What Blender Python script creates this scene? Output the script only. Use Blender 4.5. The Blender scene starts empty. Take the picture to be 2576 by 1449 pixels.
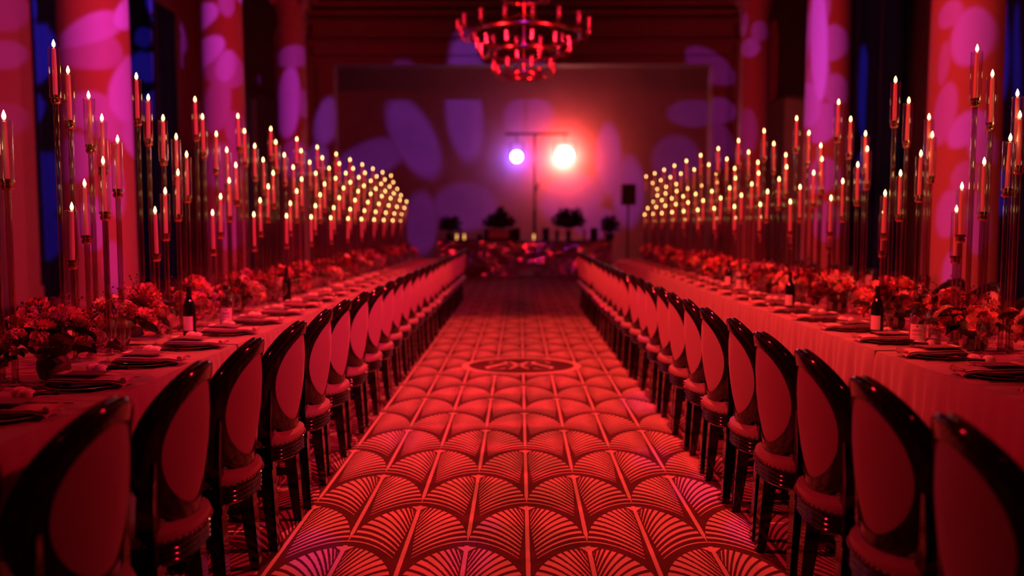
import bpy, math, random
ORD = ['', 'first', 'second', 'third', 'fourth', 'fifth', 'sixth', 'seventh', 'eighth', 'ninth', 'tenth', 'eleventh', 'twelfth', 'thirteenth', 'fourteenth',
       'fifteenth', 'sixteenth', 'seventeenth', 'eighteenth', 'nineteenth', 'twentieth'] + ['twenty-' + q for q in ('first', 'second', 'third', 'fourth', 'fifth', 'sixth', 'seventh', 'eighth')]
from mathutils import Vector, Matrix, Euler
PI = math.pi
rnd = random.Random(7)
sc = bpy.context.scene
col = sc.collection

# ------------------------------------------------------------------ camera
IMG_W, IMG_H, F = 2576.0, 1449.0, 2130.0
CAM_H = 1.43
cam_d = bpy.data.cameras.new('camera')
cam = bpy.data.objects.new('camera', cam_d); col.objects.link(cam)
cam.location = (0, 0, CAM_H)
cam.rotation_euler = (math.radians(90 - 4.2), 0, math.radians(0.51))
cam_d.sensor_width = 36.0
cam_d.lens = F / IMG_W * 36.0
cam_d.clip_end = 200
cam_d.dof.use_dof = True
cam_d.dof.focus_distance = 3.9
cam_d.dof.aperture_fstop = (cam_d.lens / 1000.0) / 0.028
sc.camera = cam
CAM_R = Euler((math.radians(85.8), 0, math.radians(0.51))).to_matrix()   # the photograph's own view, for turning pixels into places

def ray(x, y):
    return CAM_R @ Vector(((x - IMG_W / 2) / F, -(y - IMG_H / 2) / F, -1.0))
def at_depth(x, y, d):
    v = ray(x, y); return Vector((0, 0, CAM_H)) + v * (d / v.y)
def at_side(x, y, X):
    v = ray(x, y); return Vector((0, 0, CAM_H)) + v * (X / v.x)
def at_z(x, y, z=0.0):
    v = ray(x, y); return Vector((0, 0, CAM_H)) + v * ((z - CAM_H) / v.z)

# ------------------------------------------------------------------ view and world
sc.view_settings.view_transform = 'Standard'
sc.view_settings.look = 'None'
sc.view_settings.gamma = 1.0
sc.view_settings.exposure = 0.0
sc.view_settings.use_curve_mapping = False
sc.cycles.max_bounces = 6
sc.cycles.diffuse_bounces = 2
sc.cycles.glossy_bounces = 3
sc.cycles.transmission_bounces = 4
sc.cycles.transparent_max_bounces = 22
sc.cycles.sample_clamp_indirect = 4.0
sc.cycles.caustics_reflective = False
sc.cycles.caustics_refractive = False
w = bpy.data.worlds.new('world'); sc.world = w; w.use_nodes = True
w.node_tree.nodes['Background'].inputs[0].default_value = (0.9, 0.06, 0.16, 1)
w.node_tree.nodes['Background'].inputs[1].default_value = 0.0

# ------------------------------------------------------------------ lights
def spot(name, loc, target, power, color, angle, blend=0.3, size=0.12):
    l = bpy.data.lights.new(name, 'SPOT'); o = bpy.data.objects.new(name, l); col.objects.link(o)
    o.location = loc
    o.rotation_euler = (Vector(target) - Vector(loc)).to_track_quat('-Z', 'Y').to_euler()
    l.energy = power; l.color = color; l.spot_size = math.radians(angle); l.spot_blend = blend
    l.shadow_soft_size = size
    return o
def point(name, loc, power, color, size=0.1):
    l = bpy.data.lights.new(name, 'POINT'); o = bpy.data.objects.new(name, l); col.objects.link(o)
    o.location = loc; l.energy = power; l.color = color; l.shadow_soft_size = size
    return o
def gobo(name, loc, target, power, color, blobs, soft=0.14):
    """A projector: a spot whose beam carries a pattern of soft petals.
    blobs: (centre, end of first half axis, end of second half axis, gain) as points on the surface hit."""
    o = spot(name, loc, target, power, color, 150, 0.05, 0.03)
    R = o.rotation_euler.to_matrix().transposed(); L = Vector(loc)
    def uv(p):
        q = R @ (Vector(p) - L); return (q.x / q.z, q.y / q.z)
    l = o.data; l.use_nodes = True; nt = l.node_tree; N = nt.nodes; K = nt.links
    em = [n for n in N if n.type == 'EMISSION'][0]
    tc = N.new('ShaderNodeTexCoord'); sp = N.new('ShaderNodeSeparateXYZ'); K.new(tc.outputs['Normal'], sp.inputs[0])
    def m(op, a, b=None):
        n = N.new('ShaderNodeMath'); n.operation = op
        for i, v in enumerate((a, b)):
            if v is None: continue
            if isinstance(v, (int, float)): n.inputs[i].default_value = v
            else: K.new(v, n.inputs[i])
        return n.outputs[0]
    u = m('DIVIDE', sp.outputs[0], sp.outputs[2]); v = m('DIVIDE', sp.outputs[1], sp.outputs[2])
    tot = None
    for c, a, b, g in blobs:
        c0 = uv(c); a0 = uv(a); b0 = uv(b)
        M = Matrix(((a0[0] - c0[0], b0[0] - c0[0]), (a0[1] - c0[1], b0[1] - c0[1])))
        if abs(M.determinant()) < 1e-9: continue
        M.invert()
        du = m('SUBTRACT', u, c0[0]); dv = m('SUBTRACT', v, c0[1])
        p = m('ADD', m('MULTIPLY', du, M[0][0]), m('MULTIPLY', dv, M[0][1]))
        q = m('ADD', m('MULTIPLY', du, M[1][0]), m('MULTIPLY', dv, M[1][1]))
        r = m('SQRT', m('ADD', m('MULTIPLY', p, p), m('MULTIPLY', q, q)))
        mr = N.new('ShaderNodeMapRange'); mr.interpolation_type = 'SMOOTHSTEP'
        K.new(r, mr.inputs[0]); mr.inputs[1].default_value = 1 + soft; mr.inputs[2].default_value = 1 - soft
        dist = (Vector(c) - L).length
        mr.inputs[3].default_value = 0; mr.inputs[4].default_value = g * (dist / 15.0) ** 2
        tot = mr.outputs[0] if tot is None else m('MAXIMUM', tot, mr.outputs[0])
    K.new(tot, em.inputs['Strength'])
    return o
def ell(f, x, y, a, b, rot=0.0, g=1.0):
    c, s = math.cos(math.radians(rot)), math.sin(math.radians(rot))
    return (f(x, y), f(x + a * c, y + a * s), f(x - b * s, y + b * c), g)

COLS = [(-6.25, 12.6, .50), (-6.3, 18.2, .45), (-6.35, 23.9, .42), (6.4, 12.4, .49), (6.35, 17.8, .445), (6.4, 23.5, .42)]
WALL_X = 9.4
BACK_Y, ALC_Y = 26.0, 30.5
fd = lambda d: (lambda x, y: at_depth(x, y, d))
fx = lambda X: (lambda x, y: at_side(x, y, X))
# event lamps hung under the ceiling and on the walls outside the picture: they give the red floor, tables, chairs, candles and columns
spot('floor_spot_offscreen', (0.0, 8.0, 8.2), (0.0, 8.2, 0), 2800, (1.0, 0.055, 0.032), 68, 0.28, 0.10)
spot('side_wash_right_offscreen', (8.2, 4.5, 6.6), (-4.6, 11.0, 2.4), 4700, (1.0, 0.008, 0.030), 96, 1.0, 0.15)
spot('side_wash_left_offscreen', (-8.2, 4.5, 6.6), (4.8, 11.0, 2.4), 5000, (1.0, 0.010, 0.026), 96, 1.0, 0.15)
spot('front_wash_right_offscreen', (4.2, -2.0, 7.2), (-3.4, 9.0, 2.0), 2600, (1.0, 0.035, 0.13), 44, 0.8, 0.10)
spot('front_wash_left_offscreen', (-4.2, -2.0, 7.2), (3.6, 9.0, 2.0), 2600, (1.0, 0.06, 0.045), 44, 0.8, 0.10)
left_blobs = []
f1 = fd(12.1)
for e in ((250, 118, 98, 48, -14, 1.2), (262, 282, 92, 56, 8, 1.3), (196, 395, 42, 62, 0, 1.2), (312, 455, 34, 74, 0, .9), (236, 560, 40, 70, 0, 1.1), (300, 660, 34, 70, 0, .7)):
    left_blobs.append(ell(f1, *e))
f2 = fd(17.8)
for e in ((573, 2, 25, 38, 0, 1.2), (572, 172, 58, 48, -6, .9), (548, 262, 34, 74, 10, .8), (600, 320, 34, 46, 0, .7), (566, 420, 56, 60, 0, .6), (573, 570, 50, 60, 0, .5)):
    left_blobs.append(ell(f2, *e))
f3 = fd(23.5)
for e in ((742, 140, 46, 28, -14, .9), (728, 255, 30, 92, 4, 1.5), (768, 255, 16, 36, 0, .8), (745, 400, 40, 50, 0, .6)):
    left_blobs.append(ell(f3, *e))
fw_ = fx(-WALL_X + .25)
for e in ((95, 130, 50, 78, 8, 1.2), (62, 30, 34, 52, 20, 1.4), (62, 155, 22, 24, 0, 1.2), (85, 275, 30, 46, 30, 1.0), (105, 470, 60, 96, 12, .6), (120, 590, 44, 60, 0, .5),
          (372, 165, 44, 36, 30, .8), (425, 45, 34, 92, -28, 1.6), (455, 120, 12, 46, -10, 1.5), (392, 262, 34, 36, 0, .7), (430, 320, 20, 40, 0, .5), (365, 90, 22, 26, 0, .6),
          (18, 20, 40, 62, 0, .9), (10, 140, 60, 38, 0, 1.3), (14, 300, 60, 40, 0, .6)):
    left_blobs.append(ell(fw_, *e[:5], e[5] * 2.2))
gobo('petal_projector_a_offscreen', (4.2, 2.5, 7.2), (-6.5, 17, 4.0), 2600, (0.55, 0.045, 1.0), left_blobs, .1)
right_blobs = []
f1 = fd(11.9)
for e in ((2365, 12, 46, 34, 0, 1.0), (2435, 85, 66, 74, 20, 1.3), (2346, 130, 22, 54, 8, .7), (2350, 260, 44, 76, 14, .9), (2424, 318, 66, 42, -18, 1.3), (2470, 370, 40, 40, 0, 1.0),
          (2420, 440, 44, 40, 0, .6), (2368, 520, 44, 60, 0, .8), (2455, 560, 30, 80, 0, .8), (2380, 680, 30, 60, 0, .8)):
    right_blobs.append(ell(f1, *e))
f2 = fd(17.4)
for e in ((2050, 36, 34, 62, 22, 1.0), (2094, 108, 38, 46, 10, 1.3), (2050, 182, 38, 42, 26, 1.1), (2102, 226, 30, 40, 0, 1.2), (2068, 308, 46, 52, 30, 1.4), (2066, 440, 50, 44, 0, .8), (2080, 560, 40, 50, 0, .6)):
    right_blobs.append(ell(f2, *e))
f3 = fd(23.1)
for e in ((1884, 118, 28, 24, 10, .7), (1866, 56, 13, 30, 4, .5), (1876, 330, 30, 60, 0, .35)):
    right_blobs.append(ell(f3, *e))
f4 = fd(BACK_Y)
for e in ((1786, 168, 72, 36, 34, .8), (1806, 282, 46, 34, 0, .9), (1800, 370, 46, 60, 0, .7), (1965, 140, 22, 26, 0, .4)):
    right_blobs.append(ell(f4, *e))
fw_ = fx(WALL_X - .25)
for e in ((2170, 230, 14, 120, 0, .8), (2206, 260, 18, 160, 0, .9), (2180, 430, 30, 60, 0, .6), (2520, 120, 16, 130, 0, 1.0), (2552, 180, 10, 180, 0, .7), (2515, 480, 20, 60, 0, .8)):
    right_blobs.append(ell(fw_, *e[:5], e[5] * 2.0))
for e in ((14, 30, 60, 50, 0, 1.2), (10, 138, 60, 36, 0, 1.5), (14, 300, 60, 40, 0, .7)):
    right_blobs.append(ell(fx(-WALL_X + .345), *e))
gobo('petal_projector_b_offscreen', (-4.2, 2.5, 7.2), (6.5, 17, 4.0), 2500, (0.52, 0.06, 1.0), right_blobs, .1)
back_blobs = []
f5 = fd(ALC_Y)
for e in ((1168, 285, 46, 120, -6, .9), (1040, 345, 52, 112, -28, .8), (930, 402, 96, 46, -22, .6), (1330, 292, 62, 52, -10, .8), (1530, 400, 32, 90, 0, .9), (1580, 480, 40, 90, 0, .7),
          (1440, 500, 80, 60, -20, .8), (1170, 520, 80, 60, 0, .5), (1745, 285, 66, 34, 0, .4), (1700, 400, 60, 60, 0, .4), (1060, 560, 40, 80, 0, .5), (1500, 560, 60, 40, 0, .6)):
    back_blobs.append(ell(f5, *e))
f6 = fd(BACK_Y)
for e in ((822, 308, 30, 62, 12, 1.5), (800, 400, 26, 40, 0, 1.1)):
    back_blobs.append(ell(f6, *e))
gobo('petal_projector_c_offscreen', (0.0, 6.0, 7.9), (0, 24, 2.0), 3000, (0.34, 0.07, 1.0), back_blobs, 0.2)
floor_blobs = []
ff = lambda x, y: at_z(x, y, 0)
for e in ((790, 1385, 70, 60, 0, .40), (690, 1300, 60, 40, 0, .3), (760, 1180, 40, 60, 0, .22), (1180, 1395, 60, 50, 0, .2), (1230, 1320, 30, 20, 0, .14), (1010, 1100, 50, 30, 0, .12),
          (1760, 1230, 70, 40, 0, .3), (1640, 1150, 50, 30, 0, .22), (1880, 1330, 60, 40, 0, .3), (1620, 1010, 60, 30, 0, .25), (1280, 715, 120, 22, 0, .06), (1390, 680, 60, 16, 0, .12), (1140, 770, 30, 20, 0, .1)):
    floor_blobs.append(ell(ff, *e[:5], e[5] * 1.7))
fc = lambda x, y: at_side(x, y, 1.12)
for e in ((1785, 870, 26, 50, 0, .35), (2230, 1010, 70, 40, 30, .22), (2110, 1230, 40, 30, 0, .35)):
    floor_blobs.append(ell(fc, *e[:5], e[5] * 3.5))
fc = lambda x, y: at_side(x, y, -1.15)
for e in ((490, 1190, 40, 24, 0, .5), (530, 1270, 50, 40, 0, .4)):
    floor_blobs.append(ell(fc, *e[:5], e[5] * 3.5))
gobo('petal_projector_d_offscreen', (0.0, 7.2, 8.1), (0, 7.0, 0), 1500, (0.40, 0.03, 1.0), floor_blobs, 0.3)
LAMP_RED = at_depth(1420, 392, 30.0); LAMP_BLUE = at_depth(1300, 395, 30.0)

# ------------------------------------------------------------------ materials
def mat(name, rgb, rough=0.5, metal=0.0, noise=None, bump=0.0, scale=40.0, spec=0.5, sheen=0.0, coat=0.0, emit=None):
    m = bpy.data.materials.new(name); m.use_nodes = True
    nt = m.node_tree; N = nt.nodes; K = nt.links; b = N['Principled BSDF']
    b.inputs['Base Color'].default_value = (*rgb, 1); b.inputs['Roughness'].default_value = rough
    b.inputs['Metallic'].default_value = metal; b.inputs['Specular IOR Level'].default_value = spec
    b.inputs['Sheen Weight'].default_value = sheen; b.inputs['Coat Weight'].default_value = coat
    if emit:
        b.inputs['Emission Color'].default_value = (*emit[0], 1); b.inputs['Emission Strength'].default_value = emit[1]
    if noise or bump:
        tc = N.new('ShaderNodeTexCoord'); nz = N.new('ShaderNodeTexNoise'); nz.inputs['Scale'].default_value = scale
        nz.inputs['Detail'].default_value = 3
        K.new(tc.outputs['Object'], nz.inputs['Vector'])
        if noise:
            mx = N.new('ShaderNodeMix'); mx.data_type = 'RGBA'
            mx.inputs['A'].default_value = (*[c * (1 - noise) for c in rgb], 1)
            mx.inputs['B'].default_value = (*[min(1, c * (1 + noise)) for c in rgb], 1)
            K.new(nz.outputs['Fac'], mx.inputs['Factor']); K.new(mx.outputs['Result'], b.inputs['Base Color'])
        if bump:
            bp = N.new('ShaderNodeBump'); bp.inputs['Strength'].default_value = bump; bp.inputs['Distance'].default_value = 0.01
            K.new(nz.outputs['Fac'], bp.inputs['Height']); K.new(bp.outputs['Normal'], b.inputs['Normal'])
    return m
def glass(name, tint=(0.96, 0.95, 0.95), f0=0.05, edge=0.85, rough=0.02, power=3.0):
    """thin clear glass: see-through face on, mirror-like towards its edges"""
    m = bpy.data.materials.new(name); m.use_nodes = True
    nt = m.node_tree; N = nt.nodes; K = nt.links
    for n in list(N): N.remove(n)
    out = N.new('ShaderNodeOutputMaterial'); mx = N.new('ShaderNodeMixShader')
    tr = N.new('ShaderNodeBsdfTransparent'); tr.inputs[0].default_value = (*tint, 1)
    gl = N.new('ShaderNodeBsdfGlossy'); gl.inputs['Roughness'].default_value = rough; gl.inputs['Color'].default_value = (1, 1, 1, 1)
    lw = N.new('ShaderNodeLayerWeight'); lw.inputs['Blend'].default_value = 0.5
    pw = N.new('ShaderNodeMath'); pw.operation = 'POWER'; K.new(lw.outputs['Facing'], pw.inputs[0]); pw.inputs[1].default_value = power
    ma = N.new('ShaderNodeMath'); ma.operation = 'MULTIPLY_ADD'; K.new(pw.outputs[0], ma.inputs[0]); ma.inputs[1].default_value = edge; ma.inputs[2].default_value = f0
    nz = N.new('ShaderNodeTexNoise'); nz.inputs['Scale'].default_value = 30.0
    rg = N.new('ShaderNodeMath'); rg.operation = 'MULTIPLY'; K.new(nz.outputs['Fac'], rg.inputs[0]); rg.inputs[1].default_value = rough * 2
    K.new(rg.outputs[0], gl.inputs['Roughness'])
    K.new(ma.outputs[0], mx.inputs[0]); K.new(tr.outputs[0], mx.inputs[1]); K.new(gl.outputs[0], mx.inputs[2]); K.new(mx.outputs[0], out.inputs[0])
    return m
def emission(name, rgb, strength, sample=True):
    m = bpy.data.materials.new(name); m.use_nodes = True
    nt = m.node_tree; N = nt.nodes; K = nt.links
    for n in list(N): N.remove(n)
    out = N.new('ShaderNodeOutputMaterial'); e = N.new('ShaderNodeEmission')
    e.inputs[0].default_value = (*rgb, 1); e.inputs[1].default_value = strength; K.new(e.outputs[0], out.inputs[0])
    if not sample: m.cycles.emission_sampling = 'NONE'
    return m

M = {}
M['lacquer'] = mat('black_lacquer', (0.008, 0.006, 0.007), 0.10, 0, None, 0.02, 20, 0.6, 0, 0.3)
M['upholstery'] = mat('upholstery_fabric', (0.46, 0.36, 0.38), 0.75, 0, 0.06, 0.05, 300, 0.3, 0.2)
M['leather'] = mat('seat_leather', (0.42, 0.34, 0.34), 0.38, 0, 0.08, 0.05, 120, 0.5)
M['nail'] = mat('nailhead_metal', (0.85, 0.75, 0.7), 0.2, 1.0)
M['cloth'] = mat('tablecloth_fabric', (0.36, 0.27, 0.29), 0.7, 0, 0.05, 0.06, 220, 0.3, 0.3)
M['napkin'] = mat('napkin_linen', (0.62, 0.46, 0.46), 0.8, 0, 0.05, 0.06, 260, 0.3, 0.2)
M['dark_plate'] = mat('dark_glazed_plate', (0.05, 0.03, 0.04), 0.18, 0, 0.1, 0, 30, 0.5)
M['card_dark'] = mat('menu_card_paper', (0.22, 0.12, 0.16), 0.6, 0, 0.05, 0, 80)
M['card_white'] = mat('white_card_paper', (0.85, 0.8, 0.78), 0.7, 0, 0.03, 0, 80)
M['gold'] = mat('gold_cutlery', (0.85, 0.55, 0.35), 0.15, 1.0, 0.05, 0, 30)
M['shell'] = mat('maraca_shell', (0.85, 0.78, 0.72), 0.35, 0, 0.03, 0, 30)
M['black'] = mat('black_plastic', (0.012, 0.011, 0.012), 0.35, 0, 0.1, 0, 30)
M['wax'] = mat('candle_wax', (0.88, 0.74, 0.66), 0.45, 0, 0.04, 0, 40)
M['wick'] = mat('wick', (0.05, 0.04, 0.03), 0.9, 0, 0.1, 0, 60)
M['flame'] = emission('flame', (1.0, 0.56, 0.18), 11.0, True)
M['hurricane'] = glass('hurricane_glass', (0.95, 0.92, 0.93), 0.12, 0.88, 0.04, 2.2)
M['acrylic'] = glass('clear_pole', (0.74, 0.62, 0.60), 0.25, 0.75, 0.06, 1.3)
M['collar'] = mat('brass_collar', (0.9, 0.66, 0.55), 0.14, 1.0, 0.04, 0, 30)
M['stemware'] = glass('stemware_glass', (0.95, 0.93, 0.93), 0.12, 0.88, 0.02, 2.2)
M['bottle_clear'] = glass('bottle_glass', (0.80, 0.78, 0.82), 0.08, 0.8, 0.01, 2.5)
M['bottle_dark'] = mat('dark_bottle_glass', (0.006, 0.008, 0.007), 0.06, 0, 0.1, 0, 20, 0.6)
M['foil'] = mat('bottle_foil', (0.03, 0.02, 0.03), 0.3, 0.6, 0.1, 0, 40)
M['label'] = mat('label_paper', (0.86, 0.80, 0.84), 0.6, 0, 0.03, 0, 90)
M['print'] = mat('label_print', (0.15, 0.12, 0.15), 0.7, 0, 0.03, 0, 90)
M['vase'] = mat('vase_ceramic', (0.10, 0.07, 0.07), 0.55, 0, 0.15, 0.1, 40)
M['leaf'] = mat('leaf_green', (0.05, 0.07, 0.03), 0.45, 0, 0.3, 0.05, 60)
M['stem'] = mat('stem_green', (0.06, 0.08, 0.03), 0.6, 0, 0.2, 0, 60)
M['berry'] = mat('dark_berry', (0.03, 0.015, 0.02), 0.4, 0, 0.2, 0, 60)
PET = [mat('petal_coral', (0.80, 0.34, 0.28), 0.6, 0, 0.2, 0, 25, 0.3), mat('petal_cream', (0.86, 0.62, 0.50), 0.6, 0, 0.15, 0, 25, 0.3),
       mat('petal_red', (0.55, 0.10, 0.12), 0.6, 0, 0.2, 0, 25, 0.3), mat('petal_burgundy', (0.20, 0.03, 0.07), 0.6, 0, 0.2, 0, 25, 0.3),
       mat('petal_mauve', (0.52, 0.26, 0.42), 0.6, 0, 0.2, 0, 25, 0.3)]
M['column'] = mat('painted_column', (0.62, 0.50, 0.44), 0.6, 0, 0.05, 0.03, 6)
M['wall'] = mat('plaster_wall', (0.26, 0.19, 0.17), 0.75, 0, 0.12, 0.05, 3)
M['stage_wall'] = mat('stage_wall_plaster', (0.42, 0.32, 0.34), 0.8, 0, 0.25, 0.05, 0.9)
M['trim'] = mat('painted_trim', (0.36, 0.26, 0.22), 0.6, 0, 0.08, 0.03, 4)
M['ceiling'] = mat('ceiling_plaster', (0.3, 0.24, 0.22), 0.8, 0, 0.06, 0.03, 3)
M['curtain'] = mat('curtain_velvet', (0.004, 0.09, 0.20), 0.85, 0, 0.12, 0.08, 18, 0.2, 0.4)
M['brass'] = mat('chandelier_brass', (0.80, 0.50, 0.30), 0.22, 1.0, 0.06, 0, 20)
M['mirror_foil'] = mat('mirror_foil', (0.85, 0.66, 0.80), 0.16, 0.9, 0.1, 0.6, 5)
M['chandelier_glass'] = glass('chandelier_glass', (0.8, 0.6, 0.6), 0.25, 0.75, 0.12, 1.5)
M['bush'] = mat('dark_foliage', (0.02, 0.03, 0.018), 0.7, 0, 0.3, 0.1, 30)
M['panel_pale'] = mat('pale_equipment_panel', (0.6, 0.5, 0.55), 0.5, 0, 0.05, 0, 20)
M['votive'] = emission('votive_glow', (1.0, 0.45, 0.12), 2.2, False)
M['lens_red'] = emission('lamp_lens_warm', (1.0, 0.34, 0.20), 30.0, False)
M['lens_blue'] = emission('lamp_lens_blue', (0.50, 0.42, 1.0), 30.0, False)
M['seam'] = mat('table_wood', (0.12, 0.08, 0.06), 0.6, 0, 0.2, 0, 10)

# carpet with woven palm fans
def carpet_material():
    m = bpy.data.materials.new('palm_carpet'); m.use_nodes = True
    nt = m.node_tree; N = nt.nodes; K = nt.links; b = N['Principled BSDF']
    def mm(op, a, b_=None, c=None):
        n = N.new('ShaderNodeMath'); n.operation = op
        for i, v in enumerate((a, b_, c)):
            if v is None: continue
            if isinstance(v, (int, float)): n.inputs[i].default_value = v
            else: K.new(v, n.inputs[i])
        return n.outputs[0]
    def ss(v, lo, hi):
        n = N.new('ShaderNodeMapRange'); n.interpolation_type = 'SMOOTHSTEP'
        K.new(v, n.inputs[0]); n.inputs[1].default_value = lo; n.inputs[2].default_value = hi
        n.inputs[3].default_value = 0; n.inputs[4].default_value = 1; return n.outputs[0]
    tc = N.new('ShaderNodeTexCoord'); sp = N.new('ShaderNodeSeparateXYZ'); K.new(tc.outputs['Object'], sp.inputs[0])
    nz0 = N.new('ShaderNodeTexNoise'); nz0.inputs['Scale'].default_value = 70; nz0.inputs['Detail'].default_value = 2
    K.new(tc.outputs['Object'], nz0.inputs['Vector'])
    wob = mm('MULTIPLY', mm('SUBTRACT', nz0.outputs['Fac'], 0.5), 0.006)
    W, P, X0, Y0 = 0.272, 1.085, 0.037, 4.242
    X = mm('ADD', mm('SUBTRACT', sp.outputs[0], X0), wob); Y = mm('ADD', mm('SUBTRACT', sp.outputs[1], Y0), wob)
    k = mm('DIVIDE', X, W); kf = mm('FLOOR', k); fr = mm('SUBTRACT', k, kf)
    odd = mm('FLOORED_MODULO', kf, 2.0)
    def cand(un, par):
        u = mm('MULTIPLY', un, W)
        t = mm('FLOORED_MODULO', mm('SUBTRACT', mm('MULTIPLY', par, P / 2), Y), P)
        a = mm('MULTIPLY', mm('SUBTRACT', 1.0, mm('SQRT', mm('MAXIMUM', mm('SUBTRACT', 1.0, mm('MULTIPLY', un, un)), 0.0))), 0.53)
        t = mm('ADD', t, mm('MULTIPLY', mm('LESS_THAN', t, a), P))
        return u, t, mm('SUBTRACT', t, a)
    uA, tA, gA = cand(fr, odd)
    uB, tB, gB = cand(mm('SUBTRACT', 1.0, fr), mm('SUBTRACT', 1.0, odd))
    pick = mm('LESS_THAN', tB, tA)
    def sel(a, b_): return mm('ADD', a, mm('MULTIPLY', pick, mm('SUBTRACT', b_, a)))
    u = sel(uA, uB); t = sel(tA, tB); g = sel(gA, gB)
    t0 = mm('MULTIPLY', mm('ADD', t, mm('SQRT', mm('ADD', mm('MULTIPLY', t, t), mm('MULTIPLY', mm('MULTIPLY', mm('DIVIDE', u, W), mm('SUBTRACT', 2.0, mm('DIVIDE', u, W))), 0.80)))), 0.5)
    ph = mm('FRACT', mm('DIVIDE', t0, 0.046))
    duty = mm('MULTIPLY', mm('ADD', mm('MULTIPLY', ss(u, 0.0, 0.11), 0.36), 0.30), mm('SUBTRACT', 1.0, mm('MULTIPLY', ss(t0, 0.52, 0.76), 0.5)))
    leafm = mm('LESS_THAN', mm('ABSOLUTE', mm('SUBTRACT', ph, 0.5)), mm('MULTIPLY', duty, 0.5))
    leafm = mm('MULTIPLY', leafm, mm('GREATER_THAN', g, 0.022))
    leafm = mm('MULTIPLY', leafm, mm('LESS_THAN', t0, 0.76))
    leafm = mm('MULTIPLY', leafm, mm('GREATER_THAN', u, mm('ADD', 0.016, mm('MULTIPLY', mm('MAXIMUM', mm('SUBTRACT', t, 0.3), 0.0), 0.06))))
    stem = mm('LESS_THAN', u, 0.0095)
    leafm = mm('MULTIPLY', leafm, mm('GREATER_THAN', u, mm('ADD', 0.012, mm('MULTIPLY', mm('POWER', mm('MAXIMUM', mm('SUBTRACT', 1.0, mm('DIVIDE', t, 0.11)), 0.0), 1.5), 0.062))))
    tip = mm('MULTIPLY', mm('LESS_THAN', u, mm('MULTIPLY', mm('POWER', mm('MAXIMUM', mm('SUBTRACT', 1.0, mm('DIVIDE', t, 0.095)), 0.0), 1.5), 0.060)), mm('GREATER_THAN', g, 0.012))
    pat = mm('MAXIMUM', mm('MAXIMUM', leafm, stem), tip)
    # medallion
    ex = mm('DIVIDE', mm('SUBTRACT', sp.outputs[0], 0.02), 0.60); ey = mm('DIVIDE', mm('SUBTRACT', sp.outputs[1], 8.62), 0.50)
    r = mm('SQRT', mm('ADD', mm('MULTIPLY', ex, ex), mm('MULTIPLY', ey, ey)))
    outside = mm('GREATER_THAN', r, 0.90); ring = mm('MULTIPLY', outside, mm('LESS_THAN', r, 1.02))
    pat = mm('MAXIMUM', mm('MULTIPLY', pat, outside), ring)
    nz = N.new('ShaderNodeTexNoise'); nz.inputs['Scale'].default_value = 160; K.new(tc.outputs['Object'], nz.inputs['Vector'])
    mx = N.new('ShaderNodeMix'); mx.data_type = 'RGBA'
    mx.inputs['A'].default_value = (0.11, 0.05, 0.06, 1); mx.inputs['B'].default_value = (0.72, 0.58, 0.55, 1)
    K.new(pat, mx.inputs['Factor'])
    mx2 = N.new('ShaderNodeMix'); mx2.data_type = 'RGBA'; mx2.blend_type = 'MULTIPLY'; mx2.inputs['Factor'].default_value = 0.6
    cr = N.new('ShaderNodeMapRange'); K.new(nz.outputs['Fac'], cr.inputs[0]); cr.inputs[3].default_value = 0.6; cr.inputs[4].default_value = 1.25
    K.new(mx.outputs['Result'], mx2.inputs['A']); K.new(cr.outputs[0], mx2.inputs['B'])
    K.new(mx2.outputs['Result'], b.inputs['Base Color'])
    bp = N.new('ShaderNodeBump'); bp.inputs['Strength'].default_value = 0.25; bp.inputs['Distance'].default_value = 0.004
    K.new(nz.outputs['Fac'], bp.inputs['Height']); K.new(bp.outputs['Normal'], b.inputs['Normal'])
    b.inputs['Roughness'].default_value = 0.95; b.inputs['Specular IOR Level'].default_value = 0.1
    return m
M['carpet'] = carpet_material()
M['inlay'] = mat('carpet_inlay', (0.72, 0.58, 0.55), 0.95, 0, 0.15, 0.1, 160, 0.1)

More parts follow.
